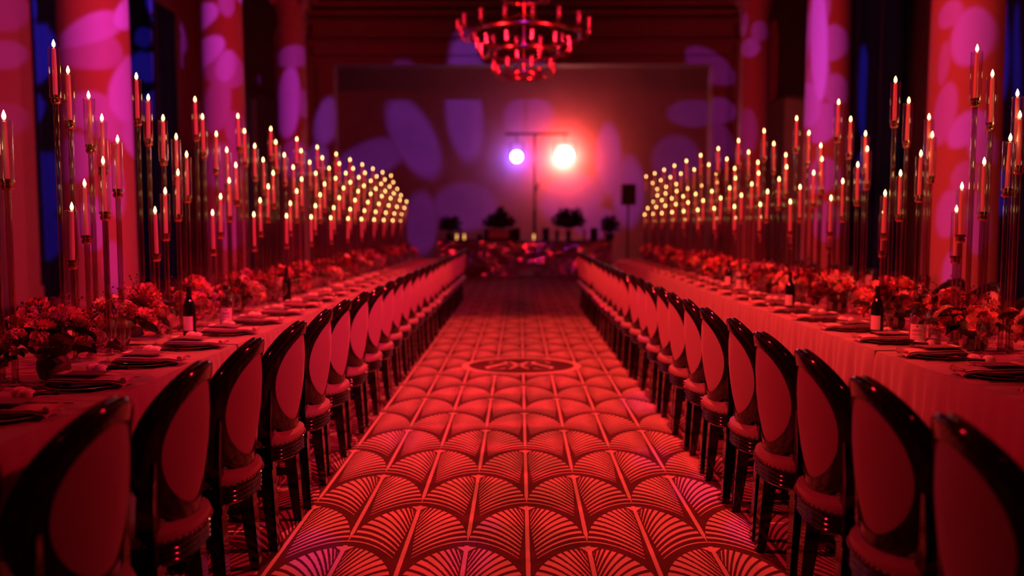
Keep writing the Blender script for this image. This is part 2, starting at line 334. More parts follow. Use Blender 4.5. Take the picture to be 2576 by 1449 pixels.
# ------------------------------------------------------------------ mesh helpers
class MB:
    def __init__(s): s.v = []; s.f = []; s.smooth = True
    def add(s, vs, fs, T=None):
        n = len(s.v)
        s.v += [tuple(T @ Vector(p)) if T is not None else tuple(p) for p in vs]
        s.f += [tuple(i + n for i in f) for f in fs]; return s
    def box(s, c, d, T=None):
        x, y, z = [k / 2 for k in d]; c = Vector(c)
        vs = [c + Vector((a * x, b * y, e * z)) for e in (-1, 1) for b in (-1, 1) for a in (-1, 1)]
        return s.add(vs, [(0, 2, 3, 1), (4, 5, 7, 6), (0, 1, 5, 4), (2, 6, 7, 3), (0, 4, 6, 2), (1, 3, 7, 5)], T)
    def lathe(s, prof, n=24, sx=1.0, sy=1.0, T=None, cap=True):
        vs = [(r * math.cos(2 * PI * k / n) * sx, r * math.sin(2 * PI * k / n) * sy, z) for r, z in prof for k in range(n)]
        fs = [(i * n + k, i * n + (k + 1) % n, (i + 1) * n + (k + 1) % n, (i + 1) * n + k) for i in range(len(prof) - 1) for k in range(n)]
        if cap:
            if prof[0][0] > 1e-6: fs.append(tuple(range(n - 1, -1, -1)))
            if prof[-1][0] > 1e-6: fs.append(tuple((len(prof) - 1) * n + k for k in range(n)))
        return s.add(vs, fs, T)
    def sweep(s, pts, rads, n=8, sq=False, T=None, closed=False):
        """tube along points; rads: radius or (rx, ry) per point"""
        P = [Vector(p) for p in pts]; vs = []
        for i, p in enumerate(P):
            a = P[i - 1] if (i or closed) else P[i]; b = P[(i + 1) % len(P)] if (i < len(P) - 1 or closed) else P[i]
            t = (b - a).normalized(); ref = Vector((1, 0, 0)) if abs(t.x) < .9 else Vector((0, 1, 0))
            e2 = t.cross(ref).normalized(); e1 = e2.cross(t)
            r = rads[i] if isinstance(rads, (list, tuple)) else rads
            rx, ry = r if isinstance(r, tuple) else (r, r)
            for k in range(n):
                ang = 2 * PI * (k + (.5 if sq else 0)) / n; q = 1.414 if sq else 1
                vs.append(p + e1 * rx * q * math.cos(ang) + e2 * ry * q * math.sin(ang))
        m = len(P); fs = [(i * n + k, i * n + (k + 1) % n, ((i + 1) % m) * n + (k + 1) % n, ((i + 1) % m) * n + k) for i in range(m if closed else m - 1) for k in range(n)]
        if not closed: fs += [tuple(range(n - 1, -1, -1)), tuple((m - 1) * n + k for k in range(n))]
        return s.add(vs, fs, T)
    def grid(s, fn, nu, nv, T=None):
        vs = [fn(i / nu, j / nv) for j in range(nv + 1) for i in range(nu + 1)]
        fs = [(j * (nu + 1) + i, j * (nu + 1) + i + 1, (j + 1) * (nu + 1) + i + 1, (j + 1) * (nu + 1) + i) for j in range(nv) for i in range(nu)]
        return s.add(vs, fs, T)
    def ball(s, c, r, n=10, m=6, T=None):
        rx, ry, rz = r if isinstance(r, tuple) else (r, r, r); c = Vector(c)
        vs = [c + Vector((0, 0, -rz))]
        for j in range(1, m):
            a = -PI / 2 + PI * j / m
            vs += [c + Vector((rx * math.cos(a) * math.cos(2 * PI * k / n), ry * math.cos(a) * math.sin(2 * PI * k / n), rz * math.sin(a))) for k in range(n)]
        vs.append(c + Vector((0, 0, rz))); L = len(vs) - 1
        fs = [(0, 1 + (k + 1) % n, 1 + k) for k in range(n)] + [(L, L - n + k, L - n + (k + 1) % n) for k in range(n)]
        fs += [(1 + j * n + k, 1 + j * n + (k + 1) % n, 1 + (j + 1) * n + (k + 1) % n, 1 + (j + 1) * n + k) for j in range(m - 2) for k in range(n)]
        return s.add(vs, fs, T)
    def mesh(s, name, material, smooth=True, angle=40):
        me = bpy.data.meshes.new(name); me.from_pydata(s.v, [], s.f); me.validate()
        me.materials.append(material)
        if smooth:
            me.polygons.foreach_set('use_smooth', [True] * len(me.polygons))
            me.set_sharp_from_angle(angle=math.radians(angle))
        return me
def tag(o, label=None, cat=None, group=None, kind=None):
    if label: o['label'] = label
    if cat: o['category'] = cat
    if group: o['group'] = group
    if kind: o['kind'] = kind
    return o
def ob(name, me, parent=None, loc=(0, 0, 0), rot=None, scale=None):
    o = bpy.data.objects.new(name, me); col.objects.link(o); o.location = loc
    if rot is not None: o.rotation_euler = rot
    if scale is not None: o.scale = scale if hasattr(scale, '__len__') else (scale,) * 3
    if parent is not None: o.parent = parent
    return o
def empty(name, loc, rz=0.0, label=None, cat=None, group=None):
    o = bpy.data.objects.new(name, None); col.objects.link(o); o.location = loc; o.rotation_euler = (0, 0, rz); o.empty_display_size = .1
    return tag(o, label, cat, group)
def spawn(name, parts, loc, rz, label, cat, group=None):
    """one thing: an empty at its base with its parts (name, mesh, location, [sub-parts])"""
    e = empty(name, loc, rz, label, cat, group)
    for p in parts:
        c = ob(p[0], p[1], e, p[2] if len(p) > 2 else (0, 0, 0))
        for q in (p[3] if len(p) > 3 else []): ob(q[0], q[1], c, q[2] if len(q) > 2 else (0, 0, 0))
    return e
def structure(name, mb, m, smooth=False, parent=None, loc=(0, 0, 0)):
    o = ob(name, mb.mesh(name, m, smooth), parent, loc)
    if parent is None: tag(o, kind='structure')
    return o

# ------------------------------------------------------------------ room shell
RH = 8.7
floor = structure('floor', MB().add([(-9.6, -2.5, 0), (9.6, -2.5, 0), (9.6, 31, 0), (-9.6, 31, 0)], [(0, 1, 2, 3)]), M['carpet'])
tag(floor, 'dark carpet woven with pale palm fans and a round monogram')
# monogram letters in the medallion
def ribbon(pts, ws, n=14):
    def cr(p0, p1, p2, p3, t):
        return 0.5 * ((2 * p1) + (-p0 + p2) * t + (2 * p0 - 5 * p1 + 4 * p2 - p3) * t * t + (-p0 + 3 * p1 - 3 * p2 + p3) * t ** 3)
    P = [Vector((*p, 0)) for p in pts]; out = []; wo = []
    for i in range(len(P) - 1):
        a = P[max(i - 1, 0)]; d = P[min(i + 2, len(P) - 1)]
        for k in range(n):
            t = k / n; out.append(cr(a, P[i], P[i + 1], d, t)); wo.append(ws[i] * (1 - t) + ws[i + 1] * t)
    out.append(P[-1]); wo.append(ws[-1]); vs = []
    for i, p in enumerate(out):
        t = (out[min(i + 1, len(out) - 1)] - out[max(i - 1, 0)]).normalized(); nn = Vector((-t.y, t.x, 0)) * wo[i]
        vs += [p + nn, p - nn]
    return vs, [(2 * i, 2 * i + 1, 2 * i + 3, 2 * i + 2) for i in range(len(out) - 1)]
S_pts = [(.31, .17), (.26, .23), (.18, .235), (.135, .17), (.17, .08), (.25, -.03), (.325, -.13), (.30, -.21), (.22, -.235), (.14, -.18)]
S_w = [.020, .008, .008, .020, .026, .028, .024, .008, .008, .020]
for sgn in (1, -1):
    b_ = MB(); vs, fs = ribbon([(x * sgn, y) for x, y in S_pts], S_w); b_.add(vs, fs)
    b_.add(*(lambda r: ([(.305 * sgn + r * math.cos(a * PI / 6), .165 + r * math.sin(a * PI / 6), 0) for a in range(12)], [tuple(range(12))]))(.026))
    o = ob('monogram_letter', b_.mesh('monogram_letter', M['inlay'], False), floor, (0.0, 8.62, .002)); tag(o, 'curved letter S, one of a mirrored pair')
b_ = MB()
for sgn in (1, -1):
    vs, fs = ribbon([(-.10 * sgn, .22), (-.03 * sgn, .06), (.02 * sgn, -.06), (.10 * sgn, -.22)], [.010, .026, .026, .010]); b_.add(vs, [tuple(f) for f in fs])
o = ob('monogram_letter', b_.mesh('monogram_x', M['inlay'], False), floor, (-.005, 8.62, .0025)); tag(o, 'letter X in the middle of the monogram')
b_ = MB().box((0, 0, 0), (.28, .022, .0006)); ob('monogram_bar', b_.mesh('monogram_bar', M['inlay'], False), floor, (-.005, 8.62, .0022))

structure('ceiling', MB().box((0, 14, RH + .1), (19.2, 33.6, .2)), M['ceiling'])
structure('wall_left', MB().box((-WALL_X - .1, 14, RH / 2), (.2, 33.6, RH)), M['wall'])
structure('wall_right', MB().box((WALL_X + .1, 14, RH / 2), (.2, 33.6, RH)), M['wall'])
structure('wall_front', MB().box((0, -2.6, RH / 2), (19.2, .2, RH)), M['wall'])
OX0, OX1, OZ = -5.62, 5.80, 6.28
def arch_wall(x0, x1, xc, r, spring):
    b = MB(); n = 16
    arc = [(xc + r * math.cos(PI - PI * i / n), spring + r * math.sin(PI * i / n)) for i in range(n + 1)]
    vs = []; fs = []
    for y in (BACK_Y, BACK_Y + .5):
        vs += [(x, y, z) for x, z in arc] + [(x, y, RH) for x, z in arc]
    k = n + 1
    for i in range(n):
        fs.append((i, i + 1, k + i + 1, k + i)); fs.append((2 * k + i + 1, 2 * k + i, 3 * k + i, 3 * k + i + 1)); fs.append((i + 1, i, 2 * k + i, 2 * k + i + 1))
    b.add(vs, fs)
    b.box(((x0 + xc - r) / 2, BACK_Y + .25, RH / 2), (xc - r - x0, .5, RH)); b.box(((x1 + xc + r) / 2, BACK_Y + .25, RH / 2), (x1 - xc - r, .5, RH))
    return b
wb = MB()
for b_ in (arch_wall(-WALL_X, OX0, -8.05, .95, 4.4), arch_wall(OX1, WALL_X, 8.25, .95, 4.4)):
    wb.add(b_.v, b_.f)
wb.box(((OX0 + OX1) / 2, BACK_Y + .25, (OZ + RH) / 2), (OX1 - OX0, .5, RH - OZ))
wall_back = structure('wall_back', wb, M['trim'])
structure('wall_stage', MB().box((0, ALC_Y + .1, RH / 2), (19.2, .2, RH)), M['stage_wall'])
# stepped frame around the stage opening and cornice bands above it
tn = 0
def trim(mb, label=None):
    global tn; tn += 1
    o = structure('trim_%d' % tn, mb, M['trim'])
    return o
for z, h, dpt in ((6.36, .16, .10), (6.72, .34, .16), (7.10, .10, .34), (7.34, .30, .20), (7.72, .14, .48), (7.95, .16, .62), (8.3, .30, .40)):
    trim(MB().box((.09, BACK_Y - dpt / 2, z), (12.6, dpt, h)))
for x in (OX0 - .28, OX1 + .28):
    trim(MB().box((x, BACK_Y - .06, 3.14), (.50, .12, 6.28)).box((x, BACK_Y - .09, 3.14), (.30, .18, 6.2)))
for s, xc in ((-1, -8.05), (1, 8.25)):
    b_ = MB(); n = 20
    b_.sweep([(xc - 1.03, BACK_Y - .04, .0)] + [(xc + 1.03 * math.cos(PI - PI * i / n), BACK_Y - .04, 4.4 + 1.03 * math.sin(PI * i / n)) for i in range(n + 1)] + [(xc + 1.03, BACK_Y - .04, 0)], .07, 6)
    trim(b_)
structure('baseboard_left', MB().box((-WALL_X + .03, 12, .12), (.06, 29, .24)), M['trim'])
structure('baseboard_right', MB().box((WALL_X - .03, 12, .12), (.06, 29, .24)), M['trim'])

# columns
def column_parts(r):
    sh = MB().lathe([(r * 1.02, .45), (r, 1.2), (r * .99, 3), (r * .95, 5.4), (r * .90, 6.75), (r * .97, 6.78), (r * .97, 6.86), (r * .88, 6.9)], 48)
    base = MB().box((0, 0, .12), (r * 2.7, r * 2.7, .24)).lathe([(r * 1.3, .24), (r * 1.34, .30), (r * 1.28, .36), (r * 1.1, .38), (r * 1.14, .42), (r * 1.02, .46)], 40)
    bell = MB().lathe([(r * .88, 6.9), (r * .90, 7.2), (r * 1.0, 7.45), (r * 1.2, 7.62), (r * 1.2, 7.66)], 32)
    lf = MB().grid(lambda u, v: ((u - .5) * .30 * r * 1.6 * (1 - .55 * v ** 3), -(.02 + .10 * v + .16 * max(0, v - .7) ** 1 * 2) * r * 2 * .6, .42 * v - max(0, v - .8) * .5 * .42), 4, 6)
    vol = MB()
    vol.sweep([((.10 - .10 * t) * r * 2 * math.cos(t * 9), 0, (.10 - .10 * t) * r * 2 * math.sin(t * 9)) for t in [i / 16 for i in range(15)]], .035, 6)
    ab = MB().box((0, 0, 7.72), (r * 2.9, r * 2.9, .12)).box((0, 0, 7.85), (r * 3.05, r * 3.05, .14)).box((0, 0, 8.3), (r * 2.6, r * 2.6, .8))
    return sh.mesh('shaft', M['column']), base.mesh('column_base', M['column']), bell.mesh('capital', M['column']), lf.mesh('acanthus_leaf', M['column']), vol.mesh('volute', M['column']), ab.mesh('abacus', M['column'])
col_lab = ['round column splashed with pink petal light in front of the blue drapes, thickest of its row',
           'round column with violet petal light, middle one of the row by the long blue drapes',
           'slim-looking round column with blue-violet light beside the stage opening on the drapes side',
           'round column covered in lilac and red rounded patches beside the outer row of chairs',
           'round column with magenta petal patches, middle one of the row with the arched niche behind',
           'dim red round column beside the stage opening next to the arched niche']
for i, (cx, cy, cr) in enumerate(COLS):
    sh, ba, be, lf, vo, ab = column_parts(cr)
    e = spawn('column', [('shaft', sh), ('column_base', ba), ('abacus', ab)], (cx, cy, 0), 0, col_lab[i], 'column', 'round columns along the hall')
    c = ob('capital', be, e)
    for k in range(8):
        a = k * PI / 4; o = ob('acanthus_leaf', lf, c, (math.sin(a) * cr * .88, -math.cos(a) * cr * .88, 6.92 + (.2 if k % 2 else 0)), (0, 0, a))
    for k in range(4):
        a = k * PI / 2 + PI / 4; ob('volute', vo, c, (math.sin(a) * cr * 1.3, -math.cos(a) * cr * 1.3, 7.52), (0, 0, a + PI / 2))

# pilaster on the left wall
e = spawn('pilaster', [('shaft', MB().box((0, 0, 4.2), (.30, 1.4, 7.8)).mesh('shaft', M['column'], False)), ('plinth', MB().box((0, 0, .15), (.36, 1.5, .3)).mesh('plinth', M['column'], False))],
          (-WALL_X + .195, 15.2, 0), 0, 'flat wall pilaster striped with pink and violet light at the edge of the blue drapes', 'pilaster')

# curtains
def curtain(y0, y1, X, h, label):
    n = int((y1 - y0) / .05); ph = rnd.random() * 6
    L = y1 - y0
    def prof(s):
        return .085 * math.sin(s * 2 * PI / .31 + ph) + .035 * math.sin(s * 2 * PI / .83 + ph * 2)
    sgn = 1 if X < 0 else -1
    b = MB()
    b.grid(lambda u, v: (sgn * (.12 + prof(u * L) * (1 - .35 * v)), u * L - L / 2, h * v), n, 6)
    rod = MB().sweep([(sgn * .12, -L / 2 - .05, h + .02), (sgn * .12, L / 2 + .05, h + .02)], .025, 8)
    hd = MB().grid(lambda u, v: (sgn * (.12 + .06 * math.sin(u * L * 2 * PI / .155)), u * L - L / 2, h - .16 + .2 * v), n * 2, 1)
    return spawn('curtain', [('drape', b.mesh('drape', M['curtain'])), ('heading', hd.mesh('heading', M['curtain'])), ('curtain_rod', rod.mesh('curtain_rod', M['black']))], (X, (y0 + y1) / 2, .02), 0, label, 'curtain', 'floor-length wall drapes')
curtain(9.0, 14.3, -WALL_X + .02, 8.0, 'floor-length drape on the wall before the pink-striped pilaster')
curtain(16.1, 19.0, -WALL_X + .02, 7.05, 'blue-lit floor-length drape just beyond the pink-striped pilaster')
curtain(19.1, 23.1, -WALL_X + .02, 7.05, 'blue-lit floor-length drape with its top edge showing, at the stage end of its wall')
curtain(13.8, 17.2, WALL_X - .02, 8.0, 'dark blue drape behind the lilac-patched column')
curtain(20.6, 24.6, WALL_X - .02, 8.0, 'dark blue drape on the wall near the arched niche')

# ------------------------------------------------------------------ chairs
def chair_meshes():
    def yb(x, z): return -.150 - .10 * max(0, z - .5) + 1.9 * x * x
    fr = MB(); n = 56; A, B, ZC = .208, .226, .742
    prof = [(-.030, -.021), (.012, -.024), (.024, -.022), (.0305, -.013), (.027, -.006), (.025, 0), (.027, .006), (.0305, .013), (.024, .022), (.012, .024), (-.030, .021)]
    vs = []; m_ = len(prof)
    for k in range(n):
        t = 2 * PI * k / n; nx, nz = math.cos(t) / A, math.sin(t) / B; l = math.hypot(nx, nz); nx /= l; nz /= l
        for a, y in prof:
            x = A * math.cos(t) + nx * a; z = ZC + B * math.sin(t) + nz * a
            vs.append((x, yb(x, z) + y, z))
    fr.add(vs, [(k * m_ + i, k * m_ + (i + 1) % m_, ((k + 1) % n) * m_ + (i + 1) % m_, ((k + 1) % n) * m_ + i) for k in range(n) for i in range(m_)])
    pn = MB()
    for s in (-1, 1):
        n = 40; rings = [0, .3, .55, .75, .9, 1.0]; vs = []
        for r in rings:
            for k in range(n):
                t = 2 * PI * k / n; x = r * (A - .022) * math.cos(t); z = ZC + r * (B - .022) * math.sin(t)
                vs.append((x, yb(x, z) + s * (.010 + .020 * (1 - r ** 2.5)), z))
        fs = [(i * n + k, i * n + (k + 1) % n, (i + 1) * n + (k + 1) % n, (i + 1) * n + k) for i in range(len(rings) - 1) for k in range(n)]
        if s > 0: fs = [f[::-1] for f in fs]
        pn.add(vs, fs)
    out = {'back_frame': fr.mesh('back_frame', M['lacquer'], True, 50), 'back_cushion': pn.mesh('back_cushion', M['upholstery'])}
    def outline(k, n, r, sq=2.5):
        t = 2 * PI * k / n; c, s_ = math.cos(t), math.sin(t); q = (abs(c) ** sq + abs(s_) ** sq) ** (-1 / sq)
        return r * q * c, r * q * s_ * 1.0 + .035
    def drum(prof, n=40):
        b = MB(); vs = []
        for r, z in prof:
            for k in range(n): x, y = outline(k, n, r); vs.append((x, y, z))
        fs = [(i * n + k, i * n + (k + 1) % n, (i + 1) * n + (k + 1) % n, (i + 1) * n + k) for i in range(len(prof) - 1) for k in range(n)]
        fs.append(tuple(range(n - 1, -1, -1))); fs.append(tuple((len(prof) - 1) * n + k for k in range(n)))
        return b.add(vs, fs)
    out['seat_cushion'] = drum([(.226, .462), (.232, .478), (.228, .495), (.205, .510), (.15, .519), (.07, .523)]).mesh('seat_cushion', M['leather'])
    pr = [(.215, .385)]
    for i in range(4):
        z = .392 + i * .018; pr += [(.222, z), (.229, z + .007), (.222, z + .014)]
    pr.append((.224, .464))
    out['apron'] = drum(pr).mesh('apron', M['lacquer'], True, 60)
    nb = MB()
    for k in range(60):
        x, y = outline(k, 60, .2325); nb.ball((x, y, .470), .0052, 6, 4)
    out['nailhead_trim'] = nb.mesh('nailhead_trim', M['nail'])
    for s, nm in ((1, 'rear_a'), (-1, 'rear_b')):
        b = MB()
        x0 = .192 * s
        b.sweep([(x0, yb(.19, .74) + .004, .72), (x0 * 1.0, yb(.19, .62), .60), (.186 * s, yb(.18, .5), .50), (.182 * s, -.090, .40)], [(.018, .022), (.024, .026), (.028, .028), (.029, .029)], 4, True)
        b.box((.182 * s, -.092, .385), (.068, .068, .035))
        b.sweep([(.182 * s, -.092, .37), (.188 * s, -.105, .2), (.196 * s, -.122, 0)], [(.029, .029), (.026, .026), (.018, .018)], 4, True)
        out[nm] = b.mesh('leg', M['lacquer'], False)
        b = MB()
        b.box((.165 * s, .175, .375), (.068, .068, .035))
        b.sweep([(.165 * s, .175, .36), (.170 * s, .18, .2), (.176 * s, .19, 0)], [(.029, .029), (.026, .026), (.018, .018)], 4, True)
        out['front_' + nm[-1]] = b.mesh('leg', M['lacquer'], False)
        out['side_' + nm[-1]] = MB().box((.180 * s, .04, .25), (.018, .29, .026)).mesh('stretcher', M['lacquer'], False)
    out['cross'] = MB().box((0, .04, .25), (.36, .018, .024)).mesh('stretcher', M['lacquer'], False)
    out['neck'] = MB().sweep([(-.16, yb(.16, .5), .497), (-.08, yb(.08, .5), .497), (0, yb(0, .5), .497), (.08, yb(.08, .5), .497), (.16, yb(.16, .5), .497)], .014, 4, True).mesh('back_rail', M['lacquer'], False)
    return out
CH = chair_meshes()
CH_PARTS = [('back_frame', CH['back_frame']), ('back_cushion', CH['back_cushion']), ('seat_cushion', CH['seat_cushion'], (0, 0, 0), [('nailhead_trim', CH['nailhead_trim'])]),
            ('apron', CH['apron']), ('leg', CH['rear_a']), ('leg', CH['rear_b']), ('leg', CH['front_a']), ('leg', CH['front_b']),
            ('stretcher', CH['side_a']), ('stretcher', CH['side_b']), ('stretcher', CH['cross']), ('back_rail', CH['neck'])]
NEAR_L, NEAR_R = 1.53, 1.38
for k in range(26):
    y = NEAR_L + .575 * k
    spawn('banquet_chair', CH_PARTS, (-1.21 + rnd.uniform(-.012, .012), y + rnd.uniform(-.02, .02), 0), PI / 2 + rnd.uniform(-.05, .05),
          'black oval-backed chair, %s from the booth, at the table by the blue drapes' % ORD[26 - k], 'chair', 'aisle chairs of the table by the blue drapes')
for k in range(26):
    y = NEAR_R + .52 * k
    spawn('banquet_chair', CH_PARTS, (1.19 + rnd.uniform(-.012, .012), y + rnd.uniform(-.02, .02), 0), -PI / 2 + rnd.uniform(-.05, .05),
          'black oval-backed chair, %s from the booth, aisle side, table with paired labelled bottles' % ORD[26 - k], 'chair', 'aisle chairs of the table with paired labelled bottles')
for k in range(14):
    y = 4.75 + .56 * k
    spawn('banquet_chair', CH_PARTS, (3.42 + rnd.uniform(-.02, .02), y + rnd.uniform(-.03, .03), 0), PI / 2 + rnd.uniform(-.1, .1),
          'black oval-backed chair, %s from the booth, column side, table with paired labelled bottles' % ORD[14 - k], 'chair', 'column-side chairs of the table with paired labelled bottles')

# ------------------------------------------------------------------ tables and cloths
TZ = .76
TL = dict(edge=-1.60, far=-2.88, c=-2.24); TR = dict(edge=1.92, far=3.08, c=2.50)
def cloth(x0, x1, y0, y1, z, seed):
    r = random.Random(seed); b = MB(); hx, hy = (x1 - x0) / 2, (y1 - y0) / 2
    b.grid(lambda u, v: ((u * 2 - 1) * hx, (v * 2 - 1) * hy, z + .0012 * math.sin(v * 37 + u * 9)), 8, 24)
    per = []
    ns = 110; n2 = 36
    for i in range(ns): per.append((hx, -hy + 2 * hy * i / ns, 1, 0))
    for i in range(n2): per.append((hx - 2 * hx * i / n2, hy, 0, 1))
    for i in range(ns): per.append((-hx, hy - 2 * hy * i / ns, -1, 0))
    for i in range(n2): per.append((-hx + 2 * hx * i / n2, -hy, 0, -1))
    p1, p2 = r.random() * 6, r.random() * 6; vs = []; rows = [0, .03, .10, .22, .34, .46]
    n = len(per)
    drop_v = [r.uniform(-.02, .02) for _ in range(9)]
    for j, d in enumerate(rows):
        for i, (x, y, nx, ny) in enumerate(per):
            s = (y if nx else x)
            wv = math.sin(s * 58 + p1 + 1.3 * math.sin(s * 7.3 + p2)) * .5 + math.sin(s * 19 + p2) * .5
            am = .0 if j == 0 else (.004 + .036 * (d / .46))
            if ny: am = 0
            o = (.004 if j and nx else 0) + am * (wv + .6)
            vs.append((x + nx * o, y + ny * o, z - d - (.006 * math.sin(s * 5 + p1) if j == len(rows) - 1 else 0)))
    b.add(vs, [(j * n + i, j * n + (i + 1) % n, (j + 1) * n + (i + 1) % n, (j + 1) * n + i)[::-1] for j in range(len(rows) - 1) for i in range(n)])
    return b
table_leg = MB().sweep([(0, 0, 0), (0, 0, .71)], .018, 8).mesh('leg', M['black'])
for T, y_start, nm in ((TL, -.15, 'by the blue drapes'), (TR, -.35, 'with paired labelled bottles')):
    x0, x1 = min(T['edge'], T['far']), max(T['edge'], T['far'])
    for k in range(7):
        ya = y_start + 2.45 * k; yb_ = ya + 2.44
        if yb_ < .2: continue
        z = TZ - (.002 if k % 2 else 0)
        lo, hi = ya + .02, yb_ - .02
        t = empty('banquet_table', ((x0 + x1) / 2, (lo + hi) / 2, 0), 0, 'folding table under the %s cloth from the booth, long table %s' % (ORD[7 - k], nm), 'table', 'tables under the long row ' + nm)
        ob('tabletop', MB().box((0, 0, .735), (x1 - x0 - .06, hi - lo - .06, .03)).mesh('tabletop', M['seam'], False), t)
        for sx in (-1, 1):
            for sy in (-1, 1): ob('leg', table_leg, t, (sx * .42, sy * .95, .012))
        o = ob('tablecloth', cloth(x0, x1, lo - .01, hi + .012, z, k + (10 if T is TR else 0)).mesh('tablecloth', M['cloth'], True, 60), None, ((x0 + x1) / 2, (ya + yb_) / 2, 0))
        tag(o, 'dusky pleated cloth, %s from the booth, on the long table %s' % (ORD[7 - k], nm), 'tablecloth', 'cloths of the long table ' + nm)

# ------------------------------------------------------------------ candle stands and candles
HS = [1.62 - .12 * i for i in range(8)]
hname = ['tallest', 'second tallest', 'third tallest', 'upper middle', 'lower middle', 'third shortest', 'second shortest', 'shortest']
base_me = MB().lathe([(.027, 0), (.027, .010), (.022, .014), (.016, .018), (.014, .03)], 24).mesh('base', M['acrylic'])
collar_me = MB().lathe([(.013, -.012), (.020, -.008), (.0245, 0), (.0245, .012), (.021, .014), (.021, .020), (.0255, .022), (.0255, .036), (.0235, .036), (.0235, .022), (.012, .021)], 20, cap=False).mesh('collar', M['collar'])
socket_me = MB().lathe([(.0145, 0), (.0145, .035), (.012, .035)], 14).mesh('candle_cup', M['collar'])
tube_me = MB().lathe([(.0285, 0), (.0285, .255)], 24, cap=False).mesh('hurricane_tube', M['hurricane'])
rim_me = MB().sweep([(.0285 * math.cos(a * PI / 12), .0285 * math.sin(a * PI / 12), .255) for a in range(24)], .0011, 5, closed=True).mesh('rim', M['hurricane'])
wax_me = MB().lathe([(.0115, 0), (.0112, .12), (.0098, .235), (.0088, .247), (.004, .250), (0, .250)], 14).mesh('wax_taper', M['wax'])
wick_me = MB().sweep([(0, 0, .248), (.0006, 0, .258)], .0009, 5).mesh('wick', M['wick'])
flame_me = MB().lathe([(0.0, .253), (.0058, .258), (.0084, .266), (.0078, .274), (.0046, .284), (.0016, .292), (0, .295)], 10, sx=1, sy=1, cap=False).mesh('flame', M['flame'])
pole_me = [MB().lathe([(.0135, .02), (.0135, h - .30)], 16, cap=False).mesh('pole', M['acrylic']) for h in HS]
OFF_R = [(-.09, -.01), (.03, .05), (.11, -.05), (.10, -.12), (.02, -.15), (-.08, -.12), (-.11, .04), (-.06, .18)]
OFF_L = [(-.16, .02), (-.125, .085), (-.06, .15), (.015, .15), (.12, .07), (.10, -.04), (.06, -.14), (.05, -.27)]
def candles(T, OFF, ys, nm):
    for c, yc in enumerate(ys):
        for i, h in enumerate(HS):
            dx, dy = OFF[i]; x = T['c'] + dx + rnd.uniform(-.006, .006); y = yc + dy + rnd.uniform(-.006, .006)
            hh = h + rnd.uniform(-.006, .006); z = TZ + .002
            e = spawn('candle_stand', [('base', base_me), ('pole', pole_me[i]), ('collar', collar_me, (0, 0, h - .315), [('candle_cup', socket_me, (0, 0, .0))]), ('hurricane_tube', tube_me, (0, 0, h - .293), [('rim', rim_me)])],
                  (x, y, z), rnd.uniform(0, 6), '%s clear candle stand, %s ring from the booth, table %s' % (hname[i], ORD[len(ys) - c], nm), 'candle stand', '%s candle stands on the table %s' % (hname[i], nm))
            ca = spawn('taper_candle', [('wax_taper', wax_me, (0, 0, 0), [('wick', wick_me)]), ('flame', flame_me)], (x, y, z + h - .29), rnd.uniform(0, 6),
                  'lit candle in %s stand, %s ring from the booth, table %s' % (hname[i], ORD[len(ys) - c], nm), 'candle', 'lit tapers of the %s stands, table %s' % (hname[i], nm))
            ca.rotation_euler = (rnd.uniform(-.02, .02), rnd.uniform(-.02, .02), rnd.uniform(0, 6))
candles(TL, OFF_L, [4.40 + .955 * k for k in range(-1, 13)], 'by the blue drapes')
candles(TR, OFF_R, [4.58 + .97 * k for k in range(-1, 13)], 'with paired labelled bottles')

